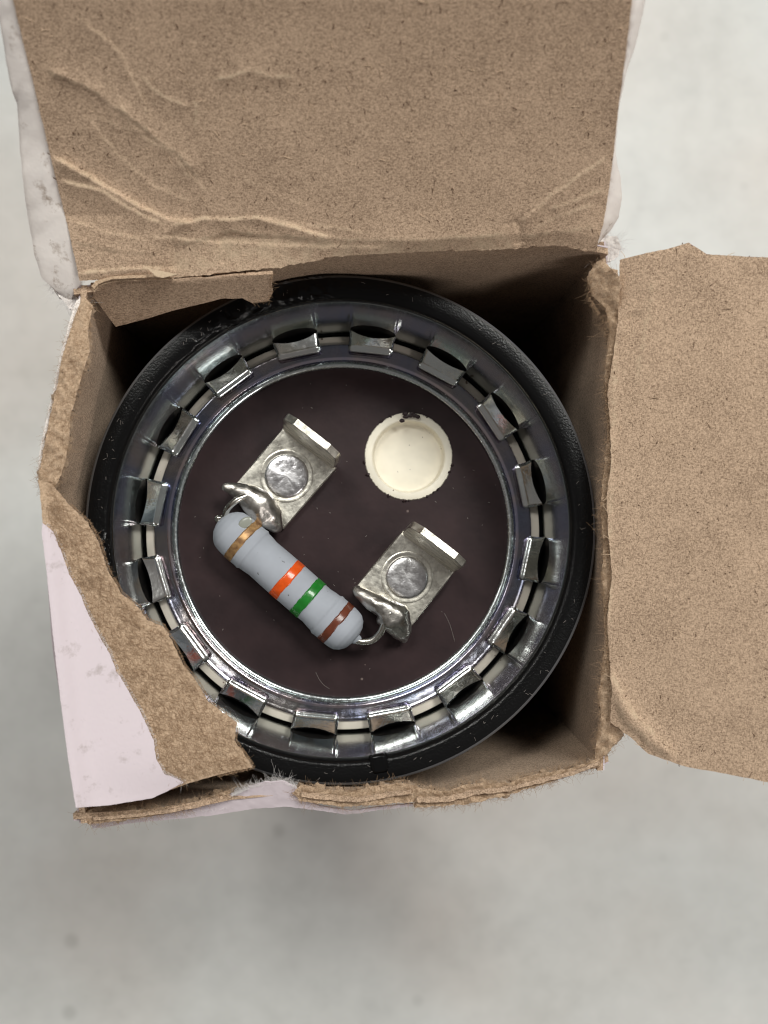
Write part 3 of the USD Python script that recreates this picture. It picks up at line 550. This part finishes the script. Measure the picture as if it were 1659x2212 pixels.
# ---- torn top of the front wall
fe = [(178, 1757), (260, 1753), (350, 1744), (420, 1731), (470, 1716), (502, 1703), (500, 1712), (476, 1722), (440, 1738), (400, 1750), (330, 1763), (250, 1774), (190, 1780)]
me, _, t1 = poly_sheet(fe, lambda u, v: zfr(u) - (v - 1700) * .006, step=5, thick=.6, jit=2.4, seed=31, rough=.3); part(fw, 'torn_edge', me, 'kraft_torn', smooth=True)
fe2 = [(632, 1712), (650, 1696), (700, 1704), (760, 1712), (800, 1700), (860, 1690), (900, 1698), (960, 1712), (1010, 1692), (1100, 1690), (1160, 1672), (1230, 1660), (1290, 1640), (1296, 1654), (1240, 1672), (1160, 1698), (1080, 1722), (1000, 1738), (930, 1744), (895, 1746), (900, 1733), (840, 1736), (760, 1744), (700, 1738), (650, 1730)]
me, _, t2 = poly_sheet(fe2, lambda u, v: zfr(u) + .1 - (v - 1700) * .006, step=5, thick=.6, jit=3.0, seed=33, rough=.35); part(fw, 'torn_edge', me, 'kraft_torn', smooth=True)
for k, (pl, zz) in enumerate((([(900, 1722), (960, 1722), (1030, 1706), (1100, 1700), (1170, 1682), (1240, 1666), (1292, 1646), (1292, 1652), (1240, 1674), (1165, 1692), (1100, 1709), (1030, 1717), (960, 1733), (905, 1734)], 0.55),
                              ([(650, 1712), (700, 1716), (770, 1724), (840, 1712), (890, 1706), (885, 1716), (840, 1722), (770, 1734), (700, 1727), (652, 1722)], 0.5), ([(200, 1766), (280, 1759), (360, 1750), (430, 1736), (470, 1722), (474, 1728), (430, 1744), (360, 1757), (280, 1766), (205, 1773)], 0.3))):
    me, _, _ = poly_sheet(pl, lambda u, v: zfr(u) + zz - (v - 1700) * .006, step=4, thick=.16, jit=2.2, jscale=11, seed=60 + k, rough=.22); part(fw, 'ply_layer', me, 'kraft_board', smooth=True)
nap('torn_nap', np.vstack([t1, t2]), 3600, .6, 'kraft_fibre', fw)
fluff('torn_fibres', [(u, v, float(zfr(u)) - .2) for u, v in fe2[:13]], 1300, .5, 'kraft_fibre', fw, out=1)
fluff('torn_fibres', [(u, v, float(zfr(u)) - .3) for u, v in fe[:6]], 260, .6, 'kraft_fibre', fw, out=1)
lil = [(420, 1744), (455, 1728), (500, 1716), (540, 1700), (572, 1690), (610, 1688), (640, 1700), (648, 1722), (690, 1742), (760, 1752), (830, 1742), (892, 1736), (890, 1742), (820, 1750), (750, 1760), (680, 1750), (620, 1742), (540, 1748), (470, 1760), (400, 1768), (300, 1776), (200, 1790), (196, 1780), (300, 1768)]
me, _, t3 = poly_sheet(lil, lambda u, v: zfr(u) + .45 - (v - 1690) * .026, step=5, thick=.14, jit=1.8, seed=35, rough=.08); part(fw, 'torn_liner', me, 'printed_paper', smooth=True, label='pale pink paper edge torn and fluffed')
fluff('white_fibres', [(u, v, float(zfr(u)) + (0.3)) for u, v in [(500, 1716), (540, 1698), (572, 1690), (610, 1686), (640, 1698)]], 900, .75, 'white_fibre', fw, out=1)
fluff('white_fibres', [(u, v, float(zfr(u)) + (-0.9)) for u, v in [(190, 1786), (300, 1775), (400, 1762), (500, 1748)]], 220, .4, 'white_fibre', fw, out=-1)
fluff('white_fibres', [(u, v, float(zfr(u)) + (-0.9)) for u, v in [(895, 1748), (930, 1750), (1000, 1743), (1080, 1727), (1160, 1704), (1296, 1658)]], 320, .55, 'white_fibre', fw, out=-1)

# ------------------------------------------------------------------ capacitor
Mx = Gf.Matrix4d(*(Rm[:, 0]), 0, *(Rm[:, 1]), 0, *(Rm[:, 2]), 0, *(O * MM), 1)
can = thing('capacitor', 'round black capacitor end with two spade terminals and a banded resistor, inside the torn box', 'capacitor', Mx)
Rw = 20.70
# black plastic rim and body
prof = [(20.9, FL - 1.6 - CAN_H), (20.9, -1.0), (20.78, -.95), (20.80, -.75)] + arc((21.42, -.68), .62, 176, 96, 9) + [(21.45, -.05)] + [(21.9, .03), (22.5, .01)] + [(22.74, .0), (22.79, -.005), (22.98, -.17), (23.03, -.28)] + [(23.04, -.4), (23.05, -1.5), (23.05, -CAN_H + .02), (.01, -CAN_H + .02)]
prof = prof[::-1]
Vr, Fr = lathe(prof, 720, CAN_H)
th = np.degrees(np.arctan2(Vr[:, 0], Vr[:, 1])); rr = np.hypot(Vr[:, 0], Vr[:, 1])
def near(a0, w): return np.exp(-(((th - a0 + 180) % 360 - 180) / w) ** 2)
topm = (Vr[:, 2] > CAN_H - 1.3) & (rr > 20.7)
scar = np.clip(near(-13, 8) * 2.2 + near(-28, 12) * 1.0 * (rr < 21.9) + near(-97, 5) * 1.2 * (rr < 22.0) + near(-104, 4) * (rr < 22), 0, 1) * topm
lump = (meshkit.fbm(Vr / .4, 4, 3) - .5) * .8
Nr = np.stack([Vr[:, 0] / rr * 0, Vr[:, 1] * 0, np.ones(len(Vr))], -1)
Vr = Vr + Nr * (scar * lump)[:, None]
part(can, 'plastic_rim', (Vr, Fr), 'grained_plastic', smooth=True, attrs={'scar': np.maximum(scar, ((rr < 21.5) & topm) * .6), 'edge': ((rr > 22.77) & (Vr[:, 2] > CAN_H - .24)) * 1.0})  # scuffed outer edge; its paler colour also stands in for an edge highlight
nubc = Lp(818.5, 1646, CAN_H - FL - .2); aN = math.atan2(nubc[0], nubc[1])
def radial(mesh, a):
    V = np.asarray(mesh.vertices).copy(); s, c = math.sin(a), math.cos(a)
    mesh.vertices = np.column_stack([V[:, 0] * c + V[:, 1] * s, -V[:, 0] * s + V[:, 1] * c, V[:, 2]]); return mesh
def rbox(x, y, z, r):
    h = [m3.Manifold.sphere(r, 12).translate((sx * (x / 2 - r), sy * (y / 2 - r), sz * (z / 2 - r))) for sx in (-1, 1) for sy in (-1, 1) for sz in (-1, 1)]
    q = m3.Manifold.batch_hull(h).to_mesh(); return trimesh.Trimesh(q.vert_properties[:, :3], q.tri_verts)
nb = trimesh.util.concatenate([rbox(1.4, 1.7, 1.0, .3).apply_translation((0, 21.35, CAN_H - .25)), rbox(.35, 1.5, 1.0, .16).apply_translation((-.62, 21.2, CAN_H - .35)), rbox(.35, 1.5, 1.0, .16).apply_translation((.62, 21.2, CAN_H - .35)), rbox(1.4, .5, .9, .2).apply_translation((0, 21.95, CAN_H - .3))])
part(can, 'mould_nub', radial(nb, aN), 'smooth_plastic', smooth=40)

# metal wall with a lanced window over each tab
NT = 16; A0 = -14.1; HW = 6.55
tabs = [A0 + 22.5 * k for k in range(NT)]
cols = []
zw_top = lambda a: 1.95 + 2.7 * np.sqrt(np.maximum(0, 1 - a * a))
Htop = CAN_H - FL - .9
for a in tabs:
    for x in np.linspace(-1, 1, 29): cols.append((a + x * HW, float(zw_top(x)), 1 - x * x))
    for x in np.linspace(HW + .02, 22.5 - HW - .02, 16): cols.append((a + x, -.9, 0.0))
rowsf = np.r_[0, .02, .05, .1, .2, .35, .5, .65, .8, .9, 1]
V = []
for f in rowsf:
    for a, zb, infl in cols:
        z = zb + (Htop - zb) * f; t = math.radians(a)
        k = ((a - A0 + 11.25) % 22.5) - 11.25; groove = -.03 * math.exp(-((abs(k) - HW - .3) / .5) ** 2)
        r = Rw - groove - (.10 * (1 - (k / HW) ** 2) * math.exp(-(z - 2) / 5) if abs(k) < HW else 0)
        V.append((r * math.sin(t), r * math.cos(t), FL + z))
nc = len(cols); F = []
for i in range(len(rowsf) - 1):
    for j in range(nc):
        a, b = i * nc + j, i * nc + (j + 1) % nc; F += [(a, b, b + nc), (a, b + nc, a + nc)]
V = np.array(V); F = np.array(F)
outer = V.copy(); sc = (np.hypot(V[:, 0], V[:, 1]) + .16) / np.hypot(V[:, 0], V[:, 1]); outer[:, :2] *= sc[:, None]
n = len(V); e0 = np.arange(nc); e1 = np.roll(e0, -1); tp = (len(rowsf) - 1) * nc
Fw = np.vstack([F[:, ::-1] if False else F, F[:, ::-1] + n, np.column_stack([e0, e0 + n, e1 + n]), np.column_stack([e0, e1 + n, e1]), np.column_stack([tp + e0, tp + e1, tp + e1 + n]), np.column_stack([tp + e0, tp + e1 + n, tp + e0 + n])])
chk = V[F[0]]; nn = np.cross(chk[1] - chk[0], chk[2] - chk[0])
if nn @ np.r_[chk[0][:2], 0] > 0: Fw = Fw[:, ::-1]
part(can, 'metal_wall', (np.vstack([V, outer]), Fw), 'zinc_wall', smooth=35)
# pressed tabs
hw = Rw * math.sin(math.radians(HW))
def tab_mesh(k):
    r2 = np.random.default_rng(100 + k); aa = np.linspace(-1, 1, 25); bb = np.linspace(0, 1, 15); T = []
    dep = .46 + r2.uniform(-.08, .12); inn = 18.98 + r2.uniform(-.08, .08); tilt = r2.uniform(-.2, .2); ht = 1.75 + r2.uniform(-.3, .25)
    for b in bb:
        row = []
        for a in aa:
            x = hw * a * (1 - .02 * b); y0 = math.sqrt(Rw ** 2 - (hw * a) ** 2) - .1 - dep * (1 - a * a) ** 1.0
            p0 = np.array([y0, ht + .25 * a * a]); cor = .28 * max(0, (abs(a) - .86) / .14) ** 2
            pk_ = np.array([19.32 + tilt * a + cor, .98]); q = p0 + (pk_ - p0) * b
            # side edges roll down a little
            q[1] -= .10 * max(0, (abs(a) - .9) / .1) ** 2
            row.append((x, q[0], FL + q[1]))
        T.append(row)
    # rolled inner lip
    for dy, dz in ((-.07, -.062), (-.15, -.115), (-.24, -.155), (-.33, -.18), (-.42, -.193), (-.50, -.20), (-.58, -.235), (-.63, -.30), (-.65, -.42)):
        T.append([(p[0], p[1] + dy + (inn - 18.98) * min(1, -dy / .5), p[2] + dz) for p in T[len(bb) - 1]])
    T = np.array(T); nr, nu = T.shape[:2]; A = T.reshape(-1, 3)
    i, j = np.meshgrid(np.arange(nr - 1), np.arange(nu - 1), indexing='ij'); a = (i * nu + j).ravel()
    F = np.vstack([np.column_stack([a, a + nu + 1, a + 1]), np.column_stack([a, a + nu, a + nu + 1])])
    N = trimesh.Trimesh(A, F, process=False).vertex_normals
    if N[:, 2].mean() < 0: F = F[:, ::-1]; N = -N
    m = len(A); th_ = np.repeat(np.r_[np.full(len(bb), .24), .24, .24, .24, .24, .24, .22, .2, .16, .1], nu)[:, None]
    Vv = np.vstack([A, A - N * th_])
    rim = np.array(list(range(nu)) + [r * nu + nu - 1 for r in range(1, nr)] + [(nr - 1) * nu + c for c in range(nu - 2, -1, -1)] + [r * nu for r in range(nr - 2, 0, -1)]); rn = np.roll(rim, -1)
    S = np.vstack([np.column_stack([rim, rim + m, rn + m]), np.column_stack([rim, rn + m, rn])])
    mm = trimesh.Trimesh(Vv, np.vstack([F, F[:, ::-1] + m, S]), process=False); mm.fix_normals()
    return radial(mm, math.radians(tabs[k]))
for k in range(NT): part(can, 'pressed_tab', tab_mesh(k), 'zinc_tab', smooth=50)
# gasket ring, flange, bead, face
part(can, 'gasket_ring', lathe([(19.3, -1.2), (19.3, -.55), (19.4, -.45), (20.3, -.45), (20.42, -.55), (20.42, -1.2)][::-1], 360, FL), 'gasket', smooth=40)
fl = [(16.9, -.6), (17.62, -.5), (17.75, .02), (17.95, .10), (18.25, .10), (18.6, .02), (19.05, -.02), (19.32, -.06), (19.5, -.16), (19.56, -.3), (19.5, -.44), (19.2, -.5)]
part(can, 'flange_ring', lathe(fl[::-1], 480, FL), 'zinc_flange', smooth=True)
bd = [(17.0, -.9), (17.0, -.1)] + arc((17.34, .02), .37, 180, 10, 10) + [(17.70, -.2)]
part(can, 'rolled_bead', lathe(bd[::-1], 480, FL), 'zinc_bead', smooth=True)
part(can, 'inner_seat', lathe([(16.0, -1.25), (20.95, -1.25), (20.95, -1.6), (16.0, -1.6)][::-1], 180, FL), 'smooth_plastic', smooth=30)
# cream vent plug
vc = Lp(882.7, 985.5, 0.0); s = K * (CAM_H - 79)
r_o, r_i = 96 * s, 79 * s
vp = [(.01, -1.35), (r_i - .5, -1.35), (r_i - .25, -1.25), (r_i - .1, -.9), (r_i - .02, .05), (r_i + .08, .16), (r_i + .25, .19), (r_o - .3, .19), (r_o - .08, .14), (r_o, .0), (r_o, -.4)]
Vv, Fv = lathe(vp[::-1], 360, FL - .28)
a_ = np.arctan2(Vv[:, 0], Vv[:, 1]); q_ = np.hypot(Vv[:, 0], Vv[:, 1]); jj = (meshkit.fbm(np.column_stack([np.sin(a_) * 26, np.cos(a_) * 26, np.zeros(len(a_))]), 4, 3) - .5) * .13
Vv[:, :2] *= (1 + jj * (q_ > r_o - .2) / np.maximum(q_, .1))[:, None]
fp = m3.Manifold.cylinder(1.6, 17.05, 17.05, 180).translate((0, 0, FL - 1.9)) - m3.Manifold.cylinder(3, r_o - .35, r_o - .35, 64).translate((vc[0], vc[1], FL - 2)); part(can, 'face_plate', fp, 'phenolic', smooth=30)
part(can, 'vent_plug', (Vv + np.r_[vc[:2], 0], Fv), 'vent_rubber', smooth=35)
ch = Lp(879, 902, .3)
for i in range(7):
    p = Lp(868 + 5.5 * i + rng.normal(0, 2), 900 + rng.normal(0, 4), .26); c = trimesh.creation.icosphere(2, .22); c.vertices *= 1 + .5 * (meshkit.noise(c.vertices * 9 + i * 5, 4)[:, None] - .5); c.vertices *= (1.3, .9, .25); c.apply_translation(p); part(can, 'dirt_fleck', c, 'phenolic', smooth=True)

for i in range(16):
    a = rng.uniform(0, 2 * np.pi); q = r_o + rng.uniform(-.06, .06); c = trimesh.creation.icosphere(2, .11 * rng.uniform(.6, 1.5)); c.vertices *= 1 + .6 * (meshkit.noise(c.vertices * 22 + i * 5, 4)[:, None] - .5); c.vertices *= (1.5, .8, .6)
    c.apply_transform(trimesh.transformations.rotation_matrix(rng.uniform(0, 6), (0, 0, 1))); c.apply_translation((vc[0] + q * math.cos(a), vc[1] + q * math.sin(a), FL - .16)); part(can, 'dirt_fleck', c, 'phenolic', smooth=True)

# terminals
def prism(poly3, up, t0, t1, bev=0):
    """solid plate with corner points (n,3); thickened along 'up'."""
    P = np.asarray(poly3, float); n = len(P); up = up / np.linalg.norm(up); c = P.mean(0)
    ins = lambda k: c + (P - c) * (1 - k / np.linalg.norm(P - c, axis=1, keepdims=True))
    L = [P + up * t0, P + up * (t1 - bev), ins(bev) + up * t1] if bev else [P + up * t0, P + up * t1]
    V = np.vstack(L + [L[0].mean(0), L[-1].mean(0)]); F = []
    for l in range(len(L) - 1):
        for i in range(n):
            a, b = l * n + i, l * n + (i + 1) % n; F += [(a, b, b + n), (a, b + n, a + n)]
    c0, c1 = len(V) - 2, len(V) - 1
    for i in range(n): F += [(c0, (i + 1) % n, i), (c1, (len(L) - 1) * n + i, (len(L) - 1) * n + (i + 1) % n)]
    m = trimesh.Trimesh(V, F, process=False); m.fix_normals(); return m
def blob(spheres, links, ref=.22, it=12, lump=.12, seed=1):
    S = [m3.Manifold.sphere(r, 24).translate(tuple(p)) for p, r in spheres]
    M = m3.Manifold()
    for l in links: M = M + m3.Manifold.batch_hull([S[i] for i in l])
    M = M.refine_to_length(ref); q = M.to_mesh(); t = trimesh.Trimesh(q.vert_properties[:, :3], q.tri_verts)
    trimesh.smoothing.filter_taubin(t, iterations=it)
    t.vertices = t.vertices + t.vertex_normals * ((meshkit.fbm(t.vertices / .8, 3, seed) - .5) * 2 * lump)[:, None]
    return t
Zup = np.array([0, 0, 1.0])
def terminal(corners, bar, riv, rr_, solder, label, lug, seed):
    x = UsdGeom.Xform.Define(stage, numbered(str(can.GetPath()), 'spade_terminal')); data(x.GetPrim(), label=label)
    P = np.array([Lp(u, v, .62) for u, v in corners]); P[:, 2] = FL      # left, top, right, bottom
    # base plate with slightly uneven sheared edges
    ring = []
    for a, b in zip(P, np.roll(P, -1, 0)):
        for f in np.linspace(0, 1, 12, endpoint=False): ring.append(a + (b - a) * f)
    ring = np.array(ring); ring[:, :2] += (meshkit.fbm(ring / .8, 3, seed)[:, None] - .5) * .22
    part(x, 'base_plate', prism(ring, Zup, -.3, .62, .12), 'tin_plate', smooth=25)
    # blade with chamfered tip
    b0, b1 = Lp(*corners[1], .6), Lp(*corners[2], .6); t0, t1 = Lp(*bar[0], 7.6), Lp(*bar[1], 7.6)
    d = (t1 - t0); w = np.linalg.norm(d); d /= w; m0 = (b0 + b1) / 2; m1 = (t0 + t1) / 2; h = m1 - m0; hl = np.linalg.norm(h)
    nrm = np.cross(d, h); nrm /= np.linalg.norm(nrm)
    g = lambda s, f: m0 + d * s * w + h * f
    out = [g(-.46, -.02), g(.46, -.02), g(.5, .12), g(.5, .80), g(.47, .90), g(.33, .985), g(.31, 1), g(-.31, 1), g(-.33, .985), g(-.47, .90), g(-.5, .80), g(-.5, .12)]
    part(x, 'blade', prism(np.array(out), nrm, -.38, .38, .06), 'tin_plate', smooth=25)
    # bend between plate and blade
    bend = [b0 + (b1 - b0) * .04, b0 + (b1 - b0) * .96]
    part(x, 'bend', tube(np.linspace(bend[0], bend[1], 12) - Zup * .22, .42, 14), 'tin_plate', smooth=40)
    rc = Lp(*riv, .7); rr2 = rr_ * K * (CAM_H - 79.5)
    pr = [(.01, .74), (rr2 * .7, .72), (rr2 - .22, .66), (rr2 - .05, .56), (rr2, .44), (rr2 + .04, .30), (rr2 + .05, -.2)]
    Vv, Fv = lathe(pr[::-1], 96, FL + .30); hh = (meshkit.fbm(Vv / 1.1, 3, seed) - .5) * .18 * (np.hypot(Vv[:, 0], Vv[:, 1]) < rr2 - .1); Vv[:, 2] += hh
    part(x, 'rivet', (Vv + np.r_[rc[:2], 0], Fv), 'tin_rivet', smooth=40)
    gv = [(rr2 + .05, .0), (rr2 + .22, -.0), (rr2 + .42, .05), (rr2 + .55, .015)]
    part(x, 'rivet_seat', (lathe([(rr2 + .0, .655), (rr2 + .2, .66), (rr2 + .38, .70), (rr2 + .5, .66), (rr2 + .52, .6)][::-1], 96, FL)[0] + np.r_[rc[:2], 0], lathe([(1, 0)] * 5, 96)[1]), 'tin_plate', smooth=40)
    lp = np.array([Lp(*p) for p in lug]); part(x, 'solder_lug', prism(lp, np.cross(lp[1] - lp[0], lp[2] - lp[0]), -.35, .35, .08), 'tin_plate', smooth=25)
    sp = [(Lp(u, v, h), r) for u, v, h, r in solder[0]]
    part(x, 'solder_joint', blob(sp, solder[1], seed=seed), 'solder', smooth=True)
    return x
terminal([(508.7, 1045), (614, 921), (727, 1011), (612, 1143)], [(616, 894), (732, 984)], (619, 1028), 47, (
    [(500, 1052, 3.2, .45), (532, 1066, 3.0, 1.0), (562, 1088, 2.5, 1.45), (584, 1112, 2.1, 1.2), (598, 1138, 1.5, .6), (545, 1092, 2.8, 1.0), (570, 1118, 2.4, .95), (592, 1142, 1.8, .45), (488, 1052, 3.2, .42)],
    [(8, 0, 1), (0, 1, 2, 5), (1, 2, 5, 3, 6), (2, 3, 4, 6, 7)]), 'terminal nearer the top left, its solder shaped like a shell',
    [(506, 1052, .3), (600, 1140, .3), (588, 1118, 2.8), (540, 1070, 3.2), (498, 1050, 3.0)], 5)
terminal([(767.5, 1268), (871.5, 1144), (983.5, 1234), (885.5, 1359)], [(890, 1129), (1008, 1219)], (879.3, 1247), 45.5, (
    [(772, 1276, 2.6, .55), (800, 1296, 2.8, .9), (835, 1318, 2.9, 1.1), (856, 1332, 2.4, 1.45), (866, 1360, 1.8, 1.1), (872, 1378, 1.2, .5), (842, 1342, 2.9, 1.0), (826, 1340, 2.8, .65)],
    [(0, 1), (1, 2), (2, 3), (3, 4), (4, 5), (2, 6, 3), (6, 7), (6, 4)]), 'terminal nearer the bottom right, its solder twisted round the wire loop',
    [(770, 1272, .3), (884, 1362, .3), (872, 1362, 1.8), (820, 1310, 2.6), (774, 1276, 2.4)], 9)

# resistor
res = UsdGeom.Xform.Define(stage, numbered(str(can.GetPath()), 'resistor')); data(res.GetPrim(), label='blue grey resistor with gold, orange, green and brown bands')
HZ = 2.75
pg = Lp(525.6, 1169.5, HZ); pb = Lp(725.5, 1344, HZ); axis = pb - pg; gl = np.linalg.norm(axis); axis /= gl
sx = np.cross(Zup, axis); sx /= np.linalg.norm(sx); sz = np.cross(axis, sx)
def on_axis(profile, n=72, t=1.0):
    V, F = lathe(profile, n, 0); q = pg + np.outer(V[:, 2], axis) + np.outer(V[:, 0], sx) + np.outer(V[:, 1], sz)
    return q, F
cR, bR = 2.37, 2.18; e0, e1 = -3.15, gl + 2.65
bodyp = [(.01, e0 - .1), (.6, e0), (1.3, e0 + .28), (1.85, e0 + .75), (2.2, e0 + 1.3), (cR - .06, e0 + 1.9), (cR, e0 + 2.6), (cR, 1.05), (cR + .06, 1.18), (cR + .02, 1.32), (cR - .1, 1.42), (bR + .06, 1.95), (bR - .04, 2.6), (bR, 4.0), (bR + .02, gl / 2), (bR, gl - 4.0), (bR - .05, gl - 2.6), (bR + .05, gl - 1.9), (cR - .1, gl - 1.35), (cR + .02, gl - 1.25), (cR + .06, gl - 1.1), (cR, gl - .95), (cR, gl + .6), (cR - .05, gl + 1.1), (2.22, gl + 1.55), (1.85, gl + 2.05), (1.3, gl + 2.42), (.6, e1 - .06), (.01, e1)]
z_ = np.array(bodyp); tt = np.linspace(0, 1, 140); LL = np.r_[0, np.cumsum(np.linalg.norm(np.diff(z_, axis=0), axis=1))]; LL /= LL[-1]
bp_ = np.column_stack([np.interp(tt, LL, z_[:, 0]), np.interp(tt, LL, z_[:, 1])])
part(res, 'body', on_axis(bp_), 'grey_lacquer', smooth=True)
def band(c, w, mat, r, seed):
    zz = np.linspace(-w / 2, w / 2, 7); prb = [(r - .1, c - w / 2)] + [(r + .035, c + z) for z in zz] + [(r - .1, c + w / 2)]
    V, F = lathe(prb, 180, 0); a = np.arctan2(V[:, 0], V[:, 1])
    V[:, 2] += (meshkit.fbm(np.column_stack([np.sin(a) * 3, np.cos(a) * 3, V[:, 2] * .8 + seed]), 3, seed) - .5) * .22
    V[:, :2] *= (1 + .012 * (meshkit.fbm(V * 3, 2, seed) - .5))[:, None]
    q = pg + np.outer(V[:, 2], axis) + np.outer(V[:, 0], sx) + np.outer(V[:, 1], sz)
    part(res, 'colour_band', (q, F), mat, smooth=True, label={'band_gold': 'gold band', 'band_orange': 'orange band', 'band_green': 'green band', 'band_brown': 'brown band'}[mat])
band(0.0, .85, 'band_gold', cR, 1); band(gl, .80, 'band_brown', cR, 4)
pr_ = Lp(623, 1249.7, HZ); pgn = Lp(666, 1289.5, HZ)
band((pr_ - pg) @ axis, .98, 'band_orange', bR + .01, 2); band((pgn - pg) @ axis, .98, 'band_green', bR + .01, 3)
fx = trimesh.creation.icosphere(3, 1.0); fx.vertices *= (.75, .5, .14); fx.apply_transform(trimesh.transformations.rotation_matrix(.6, (0, 0, 1))); fx.apply_translation(Lp(530, 1129, HZ + cR - .35)); part(res, 'flux_spot', fx, 'flux', smooth=True)
A_ = pg + axis * (e0 + .2)
path = bez([A_ + axis * .5, A_ - axis * .5, Lp(484, 1118, 2.9), Lp(492, 1098, 3.6), Lp(512, 1080, 3.9), Lp(534, 1070, 3.6)], 10)
part(res, 'lead', tube(path, .34, 14), 'lead_wire', smooth=True)
E_ = pg + axis * (e1 - .2)
path = bez([E_ - axis * .5, E_ + axis * .35, Lp(788, 1386, 2.6), Lp(806, 1382, 2.7), Lp(822, 1366, 3.0), Lp(830, 1348, 3.3), Lp(840, 1328, 3.6), Lp(845, 1318, 3.4)], 10)
part(res, 'lead', tube(path, .36, 14), 'lead_wire', smooth=True)
co = trimesh.creation.icosphere(2, .62); co.vertices *= (1.1, .8, .7); co.apply_translation(E_ + axis * .1); part(res, 'lacquer_drip', co, 'grey_lacquer', smooth=True)

# dust and a hair on the dark face
pts, cnt, wd = [], [], []
for k in range(60):
    a = rng.uniform(0, 2 * np.pi); r = 16.8 * math.sqrt(rng.random()); p = np.array([r * math.cos(a), r * math.sin(a), FL - .27]); d = rng.normal(0, 1, 3); d[2] = 0; d /= np.linalg.norm(d); l = rng.uniform(.05, .22)
    for i in range(3): pts.append(p + d * l * i / 2 + np.array([0, 0, .01 * i])); wd.append(.035)
    cnt.append(3)
for ua in ([(682, 1452), (690, 1468), (700, 1480), (712, 1488)], [(960, 1325), (972, 1350), (982, 1385)]):
    for u, v in ua: pts.append(Lp(u, v, -.24)); wd.append(.025)
    cnt.append(len(ua))
for k in range(90):
    a = rng.uniform(0, 2 * np.pi); r = rng.uniform(21.5, 22.5); p = np.array([r * math.cos(a), r * math.sin(a), CAN_H + .04]); d = rng.normal(0, 1, 3); d[2] = 0; d /= np.linalg.norm(d); l = rng.uniform(.1, .4)
    for i in range(3): pts.append(p + d * l * i / 2 + np.array([0, 0, .01])); wd.append(.022)
    cnt.append(3)
curves(can, 'dust', pts, cnt, wd, 'dust')
